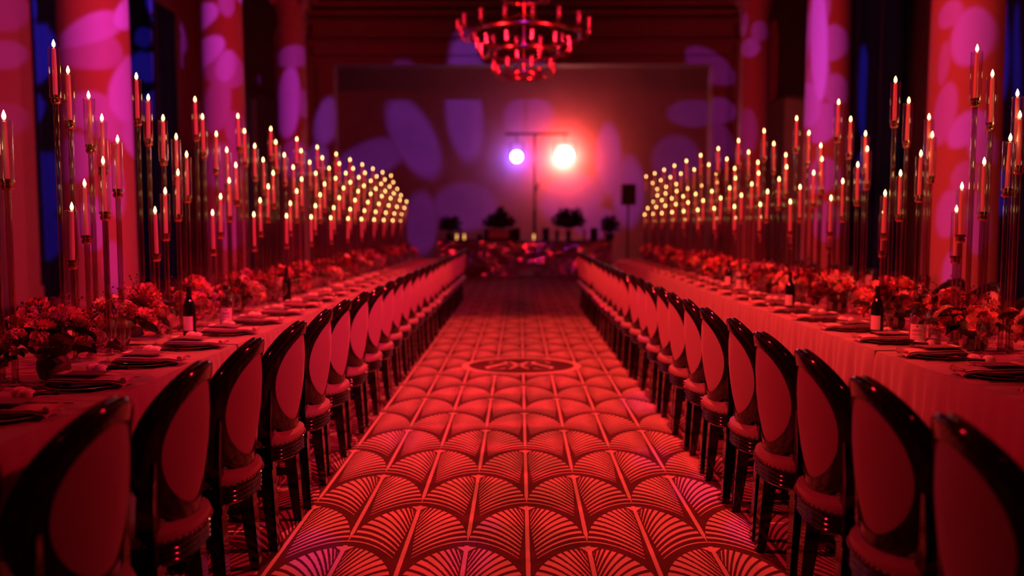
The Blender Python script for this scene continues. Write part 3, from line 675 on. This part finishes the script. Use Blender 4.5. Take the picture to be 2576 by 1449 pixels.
# ------------------------------------------------------------------ flowers
def petal(b, w, l, cup, curl, T, ruffle=0.0, nu=3, nv=4):
    def fn(u, v):
        wd = w * math.sin(PI * (.12 + .80 * v)) ** .7; x = (u - .5) * wd
        z = cup * ((u - .5) * 2) ** 2 * v * w + curl * v * v * l + ruffle * math.sin(u * 14 + v * 5) * v
        return (x, l * v, z)
    b.grid(fn, nu, nv, T)
def bloom(kind, material, seed):
    r = random.Random(seed); b = MB()
    if kind == 'peony':
        for ring, (n, L, W_, tilt) in enumerate(((6, .030, .034, 82), (7, .044, .044, 66), (8, .056, .052, 46), (8, .064, .058, 22), (7, .066, .060, 0))):
            for k in range(n):
                a = 2 * PI * (k + .5 * (ring % 2)) / n + r.uniform(-.15, .15); tl = math.radians(tilt + r.uniform(-8, 8))
                T = Matrix.Rotation(a, 4, 'Z') @ Matrix.Translation((0, .004 + .004 * ring, .018 - .006 * ring)) @ Matrix.Rotation(tl, 4, 'X')
                petal(b, W_, L, .35, .25 if tilt > 30 else -.1, T, .003)
        b.ball((0, 0, .015), (.018, .018, .024), 8, 5)
    elif kind == 'carnation':
        for k in range(46):
            zz = 1 - 1.25 * (k + .5) / 46; a = k * 2.399; tl = math.asin(max(-1, min(1, zz)))
            T = Matrix.Translation((0, 0, .01)) @ Matrix.Rotation(a, 4, 'Z') @ Matrix.Rotation(tl, 4, 'X') @ Matrix.Rotation(r.uniform(-.8, .8), 4, 'Y') @ Matrix.Translation((0, .008, 0))
            petal(b, .030, .036, .5, .1, T, .004, 4, 3)
    elif kind == 'rose':
        for k in range(16):
            f = k / 16; a = k * 2.399; tl = math.radians(86 - 66 * f)
            T = Matrix.Rotation(a, 4, 'Z') @ Matrix.Translation((0, .002 + .008 * f, .012 * (1 - f))) @ Matrix.Rotation(tl, 4, 'X')
            petal(b, .024 + .014 * f, .026 + .006 * f, .55, .2 - .5 * f * f, T)
        b.ball((0, 0, .006), (.010, .010, .016), 8, 5)
    elif kind == 'daisy':
        for k in range(12):
            a = 2 * PI * k / 12 + r.uniform(-.1, .1)
            T = Matrix.Rotation(a, 4, 'Z') @ Matrix.Rotation(math.radians(18 + r.uniform(-8, 8)), 4, 'X') @ Matrix.Translation((0, .006, 0))
            petal(b, .014, .030, .3, -.1, T, 0, 2, 3)
        b.ball((0, 0, .004), (.009, .009, .006), 8, 5)
    elif kind == 'bud':
        for k in range(7):
            a = 2 * PI * k / 7 + r.uniform(-.2, .2)
            T = Matrix.Rotation(a, 4, 'Z') @ Matrix.Translation((0, .007, 0)) @ Matrix.Rotation(math.radians(78), 4, 'X')
            petal(b, .018, .032, .6, .35, T, 0, 2, 3)
        b.ball((0, 0, .012), (.008, .008, .014), 8, 5)
    return b.mesh(kind, material, True, 80)
BL = {k: [bloom(k, m, i * 7 + j) for i, m in enumerate(PET)] for j, k in enumerate(('peony', 'carnation', 'rose', 'daisy', 'bud'))}
b_ = MB(); b_.grid(lambda u, v: ((u - .5) * .055 * math.sin(PI * min(1, .06 + .94 * v)) ** .8, .11 * v, .10 * (u - .5) ** 2 - .05 * v * v + .01 * v), 4, 6)
LEAF = b_.mesh('leaf', M['leaf'], True, 80)
def sprig(seed):
    r = random.Random(seed); b = MB()
    for k in range(4):
        a = r.uniform(0, 6.28); sp_ = r.uniform(.02, .07); h = r.uniform(.12, .20)
        pts = [(0, 0, 0), (sp_ * .4 * math.cos(a), sp_ * .4 * math.sin(a), h * .5), (sp_ * math.cos(a), sp_ * math.sin(a), h)]
        b.sweep(pts, [.0014, .0011, .0008], 4)
        for q in range(5):
            f = .55 + .45 * q / 4; p = Vector(pts[1]).lerp(Vector(pts[2]), (f - .5) * 2) + Vector((r.uniform(-.012, .012), r.uniform(-.012, .012), 0))
            b.ball(p, r.uniform(.004, .0065), 6, 4)
    return b.mesh('berry_sprig', M['berry'], True, 80)
SPRIG = [sprig(s) for s in range(4)]
VASE = MB().lathe([(.03, 0), (.056, .012), (.068, .05), (.066, .085), (.05, .11), (.048, .12), (.044, .118), (.046, .10)], 24).mesh('vase', M['vase'])
CORE = MB().ball((0, 0, 0), (.10, .12, .05), 12, 6).mesh('moss_core', M['leaf'])
def place(name, me, parent, p, dirv, s, spin):
    q = Vector(dirv).normalized().to_track_quat('Z', 'Y'); o = ob(name, me, parent, p)
    o.rotation_euler = (q.to_matrix() @ Matrix.Rotation(spin, 3, 'Z')).to_euler(); o.scale = (s, s, s); return o
def arrangement(x, y, face, seed, label, group, rx=.165, ry=.205, scale=1.0, rich=1.0):
    r = random.Random(seed); e = empty('flower_arrangement', (x, y, TZ + .002), 0, label, 'flowers', group)
    ob('vase', VASE, e, (0, 0, 0), None, 1.0 if seed == 101 else .75); ob('moss_core', CORE, e, (0, 0, .155 if seed == 101 else .12))
    def dome(lift=1.0, low=False):
        a = r.uniform(0, 2 * PI); t = r.random() ** .5
        if low: t = r.uniform(.8, 1.0)
        h = math.sqrt(max(0, 1 - t * t * .92))
        p = Vector((rx * t * math.cos(a), ry * t * math.sin(a), .062 * scale + .19 * h * lift + r.uniform(-.01, .03)))
        n = Vector((math.cos(a) * t * 1.2 - face * .25, math.sin(a) * t * 1.2 - .25, .25 + h))
        return p, n
    for kind, n, s0, s1, ws in (('peony', 2, .85, 1.15, (4, 2, 1, 2, 1)), ('carnation', 4, .85, 1.1, (3, 3, 2, 1, 1)), ('rose', 6, .9, 1.3, (3, 3, 2, 2, 2)), ('daisy', 4, .8, 1.2, (2, 2, 2, 2, 1)), ('bud', 4, .8, 1.2, (2, 3, 1, 1, 1))):
        for k in range(max(1, int(n * rich + .5))):
            p, n_ = dome(1.1 if kind in ('daisy', 'bud') else .95, (kind == 'peony' and k == 0) or (kind in ('rose', 'carnation') and k % 2 == 0))
            place(kind, BL[kind][r.choices(range(5), ws)[0]], e, p, n_, r.uniform(s0, s1) * scale, r.uniform(0, 6))
    for k in range(int(12 * rich)):
        p, n_ = dome(.8, k % 2 == 0); p *= .95
        a = Vector((p.x, p.y, 0)); dirv = Vector((p.x * 3, p.y * 3, .25 + r.uniform(-.3, .4)))
        o = ob('leaf', LEAF, e, p); o.rotation_euler = (r.uniform(-.2, .7), r.uniform(-.5, .5), math.atan2(dirv.y, dirv.x) - PI / 2 + r.uniform(-.4, .4)); o.scale = (r.uniform(.7, 1.2),) * 3
    for k in range(2):
        p, n_ = dome(1.0); place('berry_sprig', SPRIG[r.randrange(4)], e, p * .8, (n_.x * .4, n_.y * .4, 1), r.uniform(.8, 1.15), r.uniform(0, 6))
    return e
i = 0
for T, face, y0, nm in ((TL, -1, 3.62, 'by the blue drapes'), (TR, 1, 3.55, 'with paired labelled bottles')):
    for k in range(27):
        y = y0 + .485 * k; off = (.05 if k % 2 == 0 else -.08) * (1 if T is TL else -1)
        i += 1
        if T is TL and k == 0:
            lab, grp = 'flower arrangement in a round dark vase with a large ruffled peony and pale carnation', None
            off = .22
        else:
            lab, grp = 'coral and burgundy flowers, %s arrangement from the booth, table %s' % (ORD[27 - k], nm), 'flower arrangements on the table ' + nm
        arrangement(T['c'] + off, y, face, 100 + i, lab, grp, rich=1.35 if y < 9 else .7, scale=1.0 if y < 10 else 1.25)

# ------------------------------------------------------------------ place settings
ch_me = MB().lathe([(.04, .001), (.10, .001), (.150, .009), (.158, .011), (.160, .013), (.156, .014), (.148, .011), (.10, .004), (0, .004)], 40, cap=False).mesh('charger_plate', M['dark_plate'])
chr_me = MB().sweep([(.159 * math.cos(a * PI / 20), .159 * math.sin(a * PI / 20), .0125) for a in range(40)], .0016, 5, closed=True).mesh('rim_line', M['gold'])
pl_me = MB().lathe([(.05, .004), (.09, .005), (.128, .015), (.134, .019), (.132, .021), (.09, .010), (0, .009)], 40, cap=False).mesh('dinner_plate', M['dark_plate'])
nb_ = MB()
def napkin():
    b = MB()
    def layer(z0, w_, th, y0, y1, ph):
        def fn(u, v):
            y = y0 + (y1 - y0) * v; x = (u - .5) * w_
            sag = -.016 * max(0, (abs(y) - .12) / .08) ** 1.5
            return (x, y, z0 + sag + th * math.cos((u - .5) * PI) + .0015 * math.sin(v * 9 + ph))
        b.grid(fn, 8, 14)
        b.grid(lambda u, v: (lambda p: (p[0], p[1], p[2] - .006))(fn(1 - u, v)), 8, 14)
    layer(.024, .118, .008, -.185, .150, 0); layer(.032, .108, .008, -.172, .140, 1)
    for s in range(5):       # rolled end with gathered folds
        rr = .020 - .0035 * s
        b.sweep([((s - 2) * .020 - .008, -.178 + .004 * s, .030), ((s - 2) * .020 + .012, -.182, .034)], rr * .7, 8)
    return b.mesh('napkin', M['napkin'], True, 60)
NAP = napkin()
MENU = MB().box((0, .02, .052), (.095, .20, .002)).mesh('menu_card', M['card_dark'], False)
CARD = MB().box((0, 0, .0), (.085, .028, .0018)).mesh('place_card', M['card_white'], False)
def fork():
    b = MB()
    b.sweep([(0, -.10, .004), (0, -.03, .006), (0, .03, .010), (0, .052, .006), (0, .066, .004)], [(.0045, .0016), (.003, .0015), (.0026, .0015), (.006, .0012), (.011, .0011)], 8)
    return b.mesh('handle', M['gold']), [MB().sweep([((k - 1.5) * .0056, .064, .004), ((k - 1.5) * .0056, .088, .006), ((k - 1.5) * .0052, .106, .010)], [.0015, .0013, .0008], 5).mesh('tine', M['gold']) for k in range(4)]
FH, FT = fork()
KN_H = MB().sweep([(0, -.11, .004), (0, -.02, .005)], [(.0045, .003), (.0035, .0025)], 8).mesh('handle', M['gold'])
KN_B = MB().grid(lambda u, v: ((u - .4) * .014 * (1 - .7 * v ** 4), -.022 + .12 * v, .005), 3, 8).mesh('blade', M['gold'])
MA_S = MB().lathe([(.006, -.032), (.016, -.028), (.024, -.014), (.0255, .002), (.022, .018), (.013, .030), (.004, .034), (0, .0345)], 18).mesh('shell', M['shell'])
MA_H = MB().lathe([(0, -.135), (.008, -.133), (.0095, -.125), (.007, -.10), (.006, -.05), (.008, -.030)], 12).mesh('handle', M['black'])
def wine_glass(rb, hb, hs, name):
    st = MB().lathe([(.0, .0015), (.034, .0), (.035, .002), (.012, .006), (.0042, .014), (.0036, hs), (.007, hs + .006)], 20, cap=False).mesh('stem', M['stemware'])
    bo = MB().lathe([(.004, hs + .004), (rb * .55, hs + .014), (rb * .88, hs + hb * .28), (rb, hs + hb * .5), (rb * .93, hs + hb * .75), (rb * .78, hs + hb)], 24, cap=False).mesh('bowl', M['stemware'])
    ri = MB().sweep([(rb * .78 * math.cos(a * PI / 12), rb * .78 * math.sin(a * PI / 12), hs + hb) for a in range(24)], .0009, 5, closed=True).mesh('rim', M['stemware'])
    return [('stem', st), ('bowl', bo, (0, 0, 0), [('rim', ri)])]
GL_A = wine_glass(.045, .12, .085, 'a'); GL_B = wine_glass(.038, .11, .075, 'b'); GL_C = wine_glass(.058, .125, .08, 'c')
def setting(T, y, nm, detail, k):
    s = 1 if T['edge'] > 0 else -1; rz = -PI / 2 if s > 0 else PI / 2
    R3 = Matrix.Rotation(rz, 3, 'Z'); c = Vector((T['edge'] + s * .21, y, TZ + .004))
    def W_(lx, ly, z=0): return c + R3 @ Vector((lx, ly, z))
    def G(t): return t + ' on the table ' + nm
    def H(t): return t + ', %s setting from the booth, table %s' % (ORD[(25 if s < 0 else 24) - k], nm)
    e = spawn('place_setting_plate', [('charger_plate', ch_me, (0, 0, 0), [('rim_line', chr_me)]), ('dinner_plate', pl_me)], c, rz, H('dark stacked plates'), 'plate', G('plates'))
    o = ob('napkin', NAP, None, W_(0, 0), (0, 0, rz + rnd.uniform(-.06, .06))); tag(o, H('folded linen napkin'), 'napkin', G('napkins'))
    o = ob('menu_card', MENU, None, W_(0.004, 0), (0, 0, rz + rnd.uniform(-.04, .04))); tag(o, H('dark menu card'), 'menu card', G('menu cards'))
    o = ob('place_card', CARD, None, W_(0.002, .095, .0545), (0, 0, rz + .1)); tag(o, H('small white place card'), 'place card', G('place cards'))
    g = spawn('wine_glass', GL_A, W_(rnd.uniform(.05, .08), rnd.uniform(.215, .235)), 0, H('larger clear wine glass'), 'wine glass', G('wine glasses'))
    g = spawn('water_glass', GL_B, W_(rnd.uniform(.14, .16), rnd.uniform(.175, .19)), 0, H('smaller clear wine glass'), 'stemmed glass', G('stemmed glasses'))
    if detail:
        f = empty('fork', W_(-.205, -.02), rz + .12 + rnd.uniform(-.05, .05), H('gold fork'), 'fork', G('forks'))
        ob('handle', FH, f)
        for t in FT: ob('tine', t, f)
        spawn('knife', [('handle', KN_H), ('blade', KN_B)], W_(.19, -.03), rz + rnd.uniform(-.05, .05), H('gold knife'), 'knife', G('knives'))
        for q, (lx, ly, an) in enumerate(((.245, .065, .12), (.285, .115, .35))):
            m = empty('maraca', W_(lx, ly, .0245), 0, H(('white egg-shaped maraca nearer the plate', 'white egg-shaped maraca farther from plate')[q]), 'maraca', G('maracas'))
            ob('shell', MA_S, m); ob('handle', MA_H, m)
            m.rotation_euler = Euler((-PI / 2 + .06, 0, 0)).to_matrix().to_4x4().to_euler()
            m.rotation_euler = (Matrix.Rotation(rz + an * (1 if s > 0 else -.6), 3, 'Z') @ Matrix.Rotation(-PI / 2 - .08, 3, 'X')).to_euler()
for k in range(25):
    y = 2.35 + .57 * k; setting(TL, y, 'by the blue drapes', y < 11, k)
for k in range(24):
    y = 3.20 + .56 * k; setting(TR, y, 'with paired labelled bottles', y < 11, k)

# ------------------------------------------------------------------ bottles
WB = MB().lathe([(.030, 0), (.037, .004), (.0375, .02), (.0375, .165), (.034, .195), (.022, .225), (.0155, .245), (.014, .26)], 28).mesh('body', M['bottle_dark'])
WN = MB().lathe([(.0155, .245), (.0145, .262), (.0142, .295), (.0158, .297), (.0158, .306), (.012, .307), (0, .307)], 20, cap=False).mesh('foil_neck', M['foil'])
def label_strip(r, z0, z1, a0, a1, name='label'):
    return MB().grid(lambda u, v: (r * math.cos(a0 + (a1 - a0) * u), r * math.sin(a0 + (a1 - a0) * u), z0 + (z1 - z0) * v), 10, 1).mesh(name, M['label'] if name == 'label' else M['print'])
CB = MB().lathe([(.034, 0), (.042, .004), (.0425, .02), (.0425, .150), (.040, .172), (.026, .196), (.0165, .212), (.0150, .225), (.0150, .262)], 28).mesh('body', M['bottle_clear'])
CB_T = MB().lathe([(.0, .003), (.036, .008), (.038, .02), (.038, .125), (0, .126)], 24, cap=False).mesh('liquid', M['bottle_clear'])
CC = MB().lathe([(.0165, .250), (.0175, .252), (.0175, .278), (.015, .281), (0, .281)], 18, cap=False).mesh('stopper', M['black'])
def bottle(kind, p, label, group=None, aim=None):
    ang = math.atan2(-p[1], -p[0]) if aim is None else aim
    if kind == 'wine':
        L1 = label_strip(.0381, .045, .130, -1.1, .5); parts = [('body', WB, (0, 0, 0), [('label', L1)]), ('foil_neck', WN)]
    else:
        L1 = label_strip(.0431, .045, .130, -.95, .95)
        lines = [('label_print', label_strip(.0433, z, z + t, a0, a1, 'label_print')) for z, t, a0, a1 in ((.113, .010, -.12, .10), (.098, .003, -.5, .4), (.090, .004, -.7, .55), (.076, .002, -.6, .5), (.069, .002, -.7, .6), (.054, .0015, -.7, -.1))]
        parts = [('body', CB, (0, 0, 0), [('label', L1)] + lines), ('liquid', CB_T), ('stopper', CC)]
    return spawn('wine_bottle' if kind == 'wine' else 'liquor_bottle', parts, (p[0], p[1], TZ + .003), ang, label, 'bottle', group)
def tb(x, y):
    q = at_z(x, y, TZ); return (q.x, q.y)
bottle('wine', tb(2205, 848), 'dark wine bottle with pink-lit label beside maracas, near the labelled clear bottles')
bottle('gin', tb(2306, 874), 'clear liquor bottle with broad white label and black stopper beside a balloon glass')
bottle('gin', tb(2347, 870), 'clear liquor bottle partly hidden behind the balloon glass')
spawn('balloon_glass', GL_C, (*tb(2352, 884), TZ + .003), 0, 'large round balloon glass standing before the labelled clear bottles', 'glass')
bottle('wine', tb(1986, 784), 'dark wine bottle standing upright among glasses in front of a tall candle stand', None)
bottle('wine', tb(1832, 727), 'dark wine bottle next to a pair of white-labelled clear bottles further along the table')
bottle('gin', tb(1861, 736), 'white-labelled clear bottle beside the dark wine bottle, further along the table')
bottle('gin', tb(1880, 737), 'white-labelled clear bottle, farther from the dark wine bottle of its trio')
bottle('wine', tb(478, 850), 'dark wine bottle with bright label on the table by the blue drapes')
bottle('gin', tb(570, 824), 'clear liquor bottle with pink-lit label on the table by the blue drapes')
bottle('wine', tb(722, 762), 'dark wine bottle with glinting shoulder beyond the single clear bottle', None, 2.5)

# ------------------------------------------------------------------ chandelier
def chandelier(loc):
    e = empty('chandelier', loc, 0, 'tiered brass ring chandelier hung with small glass cups', 'chandelier')
    def ringm(R, name, r=.022):
        return MB().sweep([(R * math.cos(a * PI / 32), R * math.sin(a * PI / 32), 0) for a in range(64)], [(r, r * 1.6)] * 64, 8, closed=True).mesh(name, M['brass'])
    cup = MB().lathe([(.010, -.035), (.016, -.02), (.042, 0), (.044, .006), (.040, .010)], 16).mesh('cup_saucer', M['brass'])
    gls = MB().lathe([(.034, .004), (.036, .16)], 14, cap=False).mesh('glass_cylinder', M['chandelier_glass'])
    cap_ = MB().sweep([(.036 * math.cos(a * PI / 8), .036 * math.sin(a * PI / 8), .16) for a in range(16)], .008, 6, closed=True).mesh('glass_rim', M['brass'])
    for R, z, n, Rc, dz in ((.32, 1.22, 6, .42, .0), (.91, .63, 16, 1.07, .05), (.60, .35, 12, .76, .04), (.31, 0.0, 8, .50, .04)):
        rg = ob('ring', ringm(R, 'ring'), e, (0, 0, z))
        for k in range(n):
            a = 2 * PI * (k + .3) / n
            arm = MB().sweep([(R, 0, 0), ((R + Rc) / 2, 0, -.05), (Rc, 0, dz)], .007, 6).mesh('arm', M['brass'])
            o = ob('arm', arm, e, (0, 0, z), (0, 0, a))
            c = Vector((Rc * math.cos(a), Rc * math.sin(a), z + dz + .02))
            cu = ob('cup_saucer', cup, e, c); ob('glass_rim', cap_, cu)
            ob('glass_cylinder', gls, e, c)
        for k in range(4):
            a = k * PI / 2 + .4; sp_ = MB().sweep([(R * math.cos(a), R * math.sin(a), z), (.04 * math.cos(a), .04 * math.sin(a), z + .12 + R * .25)], .007, 6)
            ob('spoke', sp_.mesh('spoke', M['brass']), e)
    ob('stem_rod', MB().lathe([(.0, -.06), (.03, -.03), (.018, .02), (.018, .4), (.045, .5), (.018, .6), (.018, 1.5), (.05, 1.6), (.014, 1.7), (.014, RH - loc[2])], 16).mesh('stem_rod', M['brass']), e)
    return e
q = at_depth(1318, 190, 14.0); chandelier((q.x, 14.0, q.z))

# ------------------------------------------------------------------ stage: booth, stand with lamps, plants
BY = 25.0
bx0, bx1 = at_depth(1102, 600, BY - .4).x, at_depth(1540, 600, BY - .4).x
bz = at_depth(1300, 603, BY - .4).z
booth = empty('dj_booth', ((bx0 + bx1) / 2, BY, 0), 0, 'long booth fronted with crumpled mirror foil at the end of the aisle', 'booth')
bw = bx1 - bx0
ob('counter_top', MB().box((0, 0, bz - .02), (bw, .8, .04)).mesh('counter_top', M['black'], False), booth)
ob('carcass', MB().box((0, .1, (bz - .04) / 2), (bw - .1, .5, bz - .04)).mesh('carcass', M['black'], False), booth)
from mathutils import noise as mnoise
def foil_fn(u, v):
    x = (u - .5) * bw; z = (bz - .045) * (1 - v)
    n1 = mnoise.noise(Vector((x * 1.6, z * 2.2, 1.3))); n2 = mnoise.noise(Vector((x * 5, z * 5, 7)))
    bulge = math.exp(-((x - .05) / .9) ** 2) * (.15 + .9 * v ** 2)
    return (x, -.42 - .22 * n1 - .09 * n2 - .06 - bulge * .7 - .10 * abs(math.sin(x * 2.1 + 1.5 * v)) * v, max(.004, z))
ob('foil_drape', MB().grid(foil_fn, 90, 26).mesh('foil_drape', M['mirror_foil'], True, 30), booth)
def bush_mesh(rx, ry, rz, n, seed, name='foliage'):
    r = random.Random(seed); b = MB()
    b.ball((0, 0, 0), (rx * .8, ry * .8, rz * .8), 12, 8)
    for k in range(n):
        a = r.uniform(0, 6.28); t = math.acos(r.uniform(-.6, 1)); d = Vector((math.sin(t) * math.cos(a), math.sin(t) * math.sin(a), math.cos(t)))
        p = Vector((d.x * rx, d.y * ry, d.z * rz)) * r.uniform(.75, 1.0); s = r.uniform(.5, 1.0) * .12
        T = Matrix.Translation(p) @ d.to_track_quat('Y', 'Z').to_matrix().to_4x4() @ Matrix.Rotation(r.uniform(0, 6), 4, 'Y')
        b.grid(lambda u, v: ((u - .5) * s * .6 * math.sin(PI * (.1 + .85 * v)), s * v, -s * .3 * v * v), 2, 3, T)
    return b.mesh(name, M['bush'], True, 80)
def on_booth(px, dy=0.0):
    q = at_depth(px, 600, BY + dy); return (q.x, BY + dy, bz + .001)
POT = MB().lathe([(.10, 0), (.15, .16), (.155, .18), (.13, .18), (.12, .15), (0, .15)], 18, cap=False).mesh('pot', M['black'])
tr_ = MB().sweep([(0, 0, .14), (0, 0, .30)], .02, 8).mesh('trunk', M['stem'])
spawn('potted_topiary', [('pot', POT), ('trunk', tr_), ('foliage', bush_mesh(.30, .26, .24, 160, 1), (0, 0, .42))], on_booth(1133), 0, 'dark round potted bush on the booth beside amber votive lights', 'plant')
spawn('potted_topiary', [('pot', POT), ('trunk', tr_), ('foliage', bush_mesh(.22, .22, .26, 140, 2), (0, 0, .40))], on_booth(1534), 0, 'dark round potted bush on the booth next to a slim red candle', 'plant')
def crate(px, wpx, h, name, label, cat, m, dy=0.0, d=.3):
    p = on_booth(px, dy); w_ = wpx / F * (BY + dy)
    return p, w_
p, w_ = crate(1255, 70, .3, '', '', '', None)
spawn('equipment_case', [('case', MB().box((0, 0, .15), (w_, .35, .30)).mesh('case', M['black'], False)), ('front_panel', MB().box((0, -.18, .15), (w_ * .72, .012, .22)).mesh('front_panel', M['panel_pale'], False)),
                         ('corner_guard', MB().box((-w_ / 2, -.17, .15), (.04, .04, .31)).box((w_ / 2, -.17, .15), (.04, .04, .31)).mesh('corner_guard', M['black'], False))],
      p, 0, 'black equipment case with pale front panel under a dark flower mass', 'equipment case')
o = spawn('flower_mass', [('foliage', bush_mesh(.46, .25, .22, 220, 5)), ('sprays', bush_mesh(.18, .15, .24, 80, 6, 'sprays'), (.05, 0, .16))], (p[0], p[1], p[2] + .50), 0, 'dark spread of flowers on top of the equipment case', 'flowers')
p, w_ = crate(1430, 90, .3, '', '', '', None)
sp2 = spawn('equipment_table', [('shelf', MB().box((0, 0, .285), (w_, .34, .03)).mesh('shelf', M['panel_pale'], False)), ('support', MB().box((-w_ * .32, 0, .135), (.10, .3, .27)).mesh('support', M['black'], False)),
                                ('support', MB().box((w_ * .44, 0, .135), (.06, .3, .27)).mesh('support', M['panel_pale'], False)), ('support', MB().box((.0, 0.05, .135), (.14, .2, .27)).mesh('support', M['black'], False))],
            p, 0, 'pale raised equipment shelf on the booth under a domed flower mass', 'shelf')
spawn('flower_mass', [('foliage', bush_mesh(.46, .25, .26, 240, 8)), ('sprays', bush_mesh(.14, .14, .20, 60, 9, 'sprays'), (.2, 0, .18)), ('sprays', bush_mesh(.14, .14, .16, 60, 10, 'sprays'), (-.15, 0, .2))], (p[0], p[1], p[2] + .53), 0, 'domed dark flower mass on the pale equipment shelf', 'flowers')
def speaker(px, w_, h, dy, label):
    p = on_booth(px, dy)
    cone = MB().lathe([(w_ * .32, 0), (w_ * .30, .012), (w_ * .1, .03), (0, .02)], 16, cap=False).mesh('cone', M['foil'])
    e = spawn('monitor_speaker', [('cabinet', MB().box((0, 0, h / 2), (w_, .2, h)).mesh('cabinet', M['black'], False))], p, 0, label, 'speaker')
    o = ob('cone', cone, e, (0, -.10, h * .35), (PI / 2, 0, 0)); o = ob('tweeter', cone, e, (0, -.10, h * .75), (PI / 2, 0, 0), .5)
speaker(1300, .20, .34, -.05, 'black monitor speaker beside the equipment case')
speaker(1373, .20, .34, -.05, 'black monitor speaker beside the pale equipment shelf')
speaker(1494, .20, .34, -.05, 'black monitor speaker near the slim red candle')
speaker(1207, .15, .14, -.05, 'small low black speaker box between votives and equipment case')
vg = MB().lathe([(.03, 0), (.035, .002), (.035, .19), (.032, .19)], 14, cap=False).mesh('glass', M['stemware'])
vl = MB().lathe([(.0, .004), (.020, .006), (.022, .15), (0, .155)], 12, cap=False).mesh('glow', M['votive'])
for px, lab in ((1149, 'amber votive light on the booth, closest to the round bush'), (1168, 'amber votive light on the booth between bush and low speaker box'), (1343, 'amber votive light on the booth in front of the lamp stand pole')):
    spawn('votive_light', [('glass', vg), ('glow', vl)], on_booth(px, -.2), 0, lab, 'votive')
spawn('slim_candle', [('wax', MB().lathe([(.035, 0), (.03, .2), (.02, .26), (0, .27)], 12).mesh('wax', M['wax'])), ('saucer', MB().lathe([(.06, 0), (.07, .01), (0, .012)], 14).mesh('saucer', M['brass']))], on_booth(1519, -.33), 0, 'slim pink-lit candle on the booth before the bush', 'candle')
# lamp stand
SX = at_depth(1345, 392, 30.1).x; bar_z = at_depth(1345, 337, 30.1).z
st = empty('lamp_stand', (SX, 30.1, 0), 0, 'black tripod stand with crossbar carrying two stage lamps before the stage wall', 'stand')
ob('pole', MB().sweep([(0, 0, .2), (0, 0, 2.0), (0, 0, 2.01), (0, 0, bar_z)], [.05, .05, .035, .035], 10).mesh('pole', M['black']), st)
xl, xr = at_depth(1272, 337, 30.1).x - SX, LAMP_RED.x - SX + .15
ob('crossbar', MB().box(((xl + xr) / 2, 0, bar_z), (xr - xl, .06, .07)).mesh('crossbar', M['black'], False), st)
ob('crank_arm', MB().sweep([(0, -.02, 2.6), (.16, -.05, 2.95)], .03, 8).mesh('crank_arm', M['black']), st)
for k in range(3):
    a = k * 2 * PI / 3 + .5; ob('leg', MB().sweep([(0, 0, .9), (.7 * math.cos(a), .5 * math.sin(a), .02)], .022, 8).mesh('leg', M['black']), st)
def lamp(P, m, r, label, power, color):
    e = empty('stage_lamp', P, 0, label, 'stage lamp')
    ob('housing', MB().lathe([(r * .5, .0), (r * .9, .02), (r * .94, .22), (r * .94, .24)], 20).mesh('housing', M['black']), e, (0, .10, 0), (PI / 2, 0, 0))
    ob('lens', MB().lathe([(0, 0), (r * .95, .004), (r * .98, .012), (0, .03)], 20, cap=False).mesh('lens', m), e, (0, -.14, 0), (PI / 2, 0, 0))
    h = bar_z - P.z
    point('stage_lamp_halo_light', P + Vector((0, .12, 0)), power, color, .06)      # added behind the housing: its glow on the wall stands in for bloom
    ob('yoke', MB().sweep([(-r * 1.15, 0, 0), (-r * 1.15, 0, h * .6), (0, 0, h * .62), (0, 0, h)], .02, 6).sweep([(r * 1.15, 0, 0), (r * 1.15, 0, h * .6), (0, 0, h * .62)], .02, 6).mesh('yoke', M['black']), e)
lamp(LAMP_RED, M['lens_red'], .32, 'blazing warm white and red stage lamp on the crossbar stand', 800, (1.0, 0.085, 0.06))
lamp(LAMP_BLUE, M['lens_blue'], .20, 'bright blue-violet stage lamp on the crossbar stand', 60, (0.22, 0.12, 1.0))
# loudspeaker on a pole by the stage opening
q = at_depth(1580, 490, 21.0)
e = spawn('pole_speaker', [('cabinet', MB().box((0, 0, q.z), (.34, .32, .50)).mesh('cabinet', M['black'], False)), ('pole', MB().sweep([(0, 0, .1), (0, 0, q.z - .22)], .022, 8).mesh('pole', M['black'])), ('base', MB().lathe([(.22, 0), (.22, .03), (.03, .06), (.022, .12)], 18).mesh('base', M['black']))],
          (q.x, 21.0, .002), 0, 'dark loudspeaker on a pole beyond the end of the table with paired labelled bottles', 'speaker')
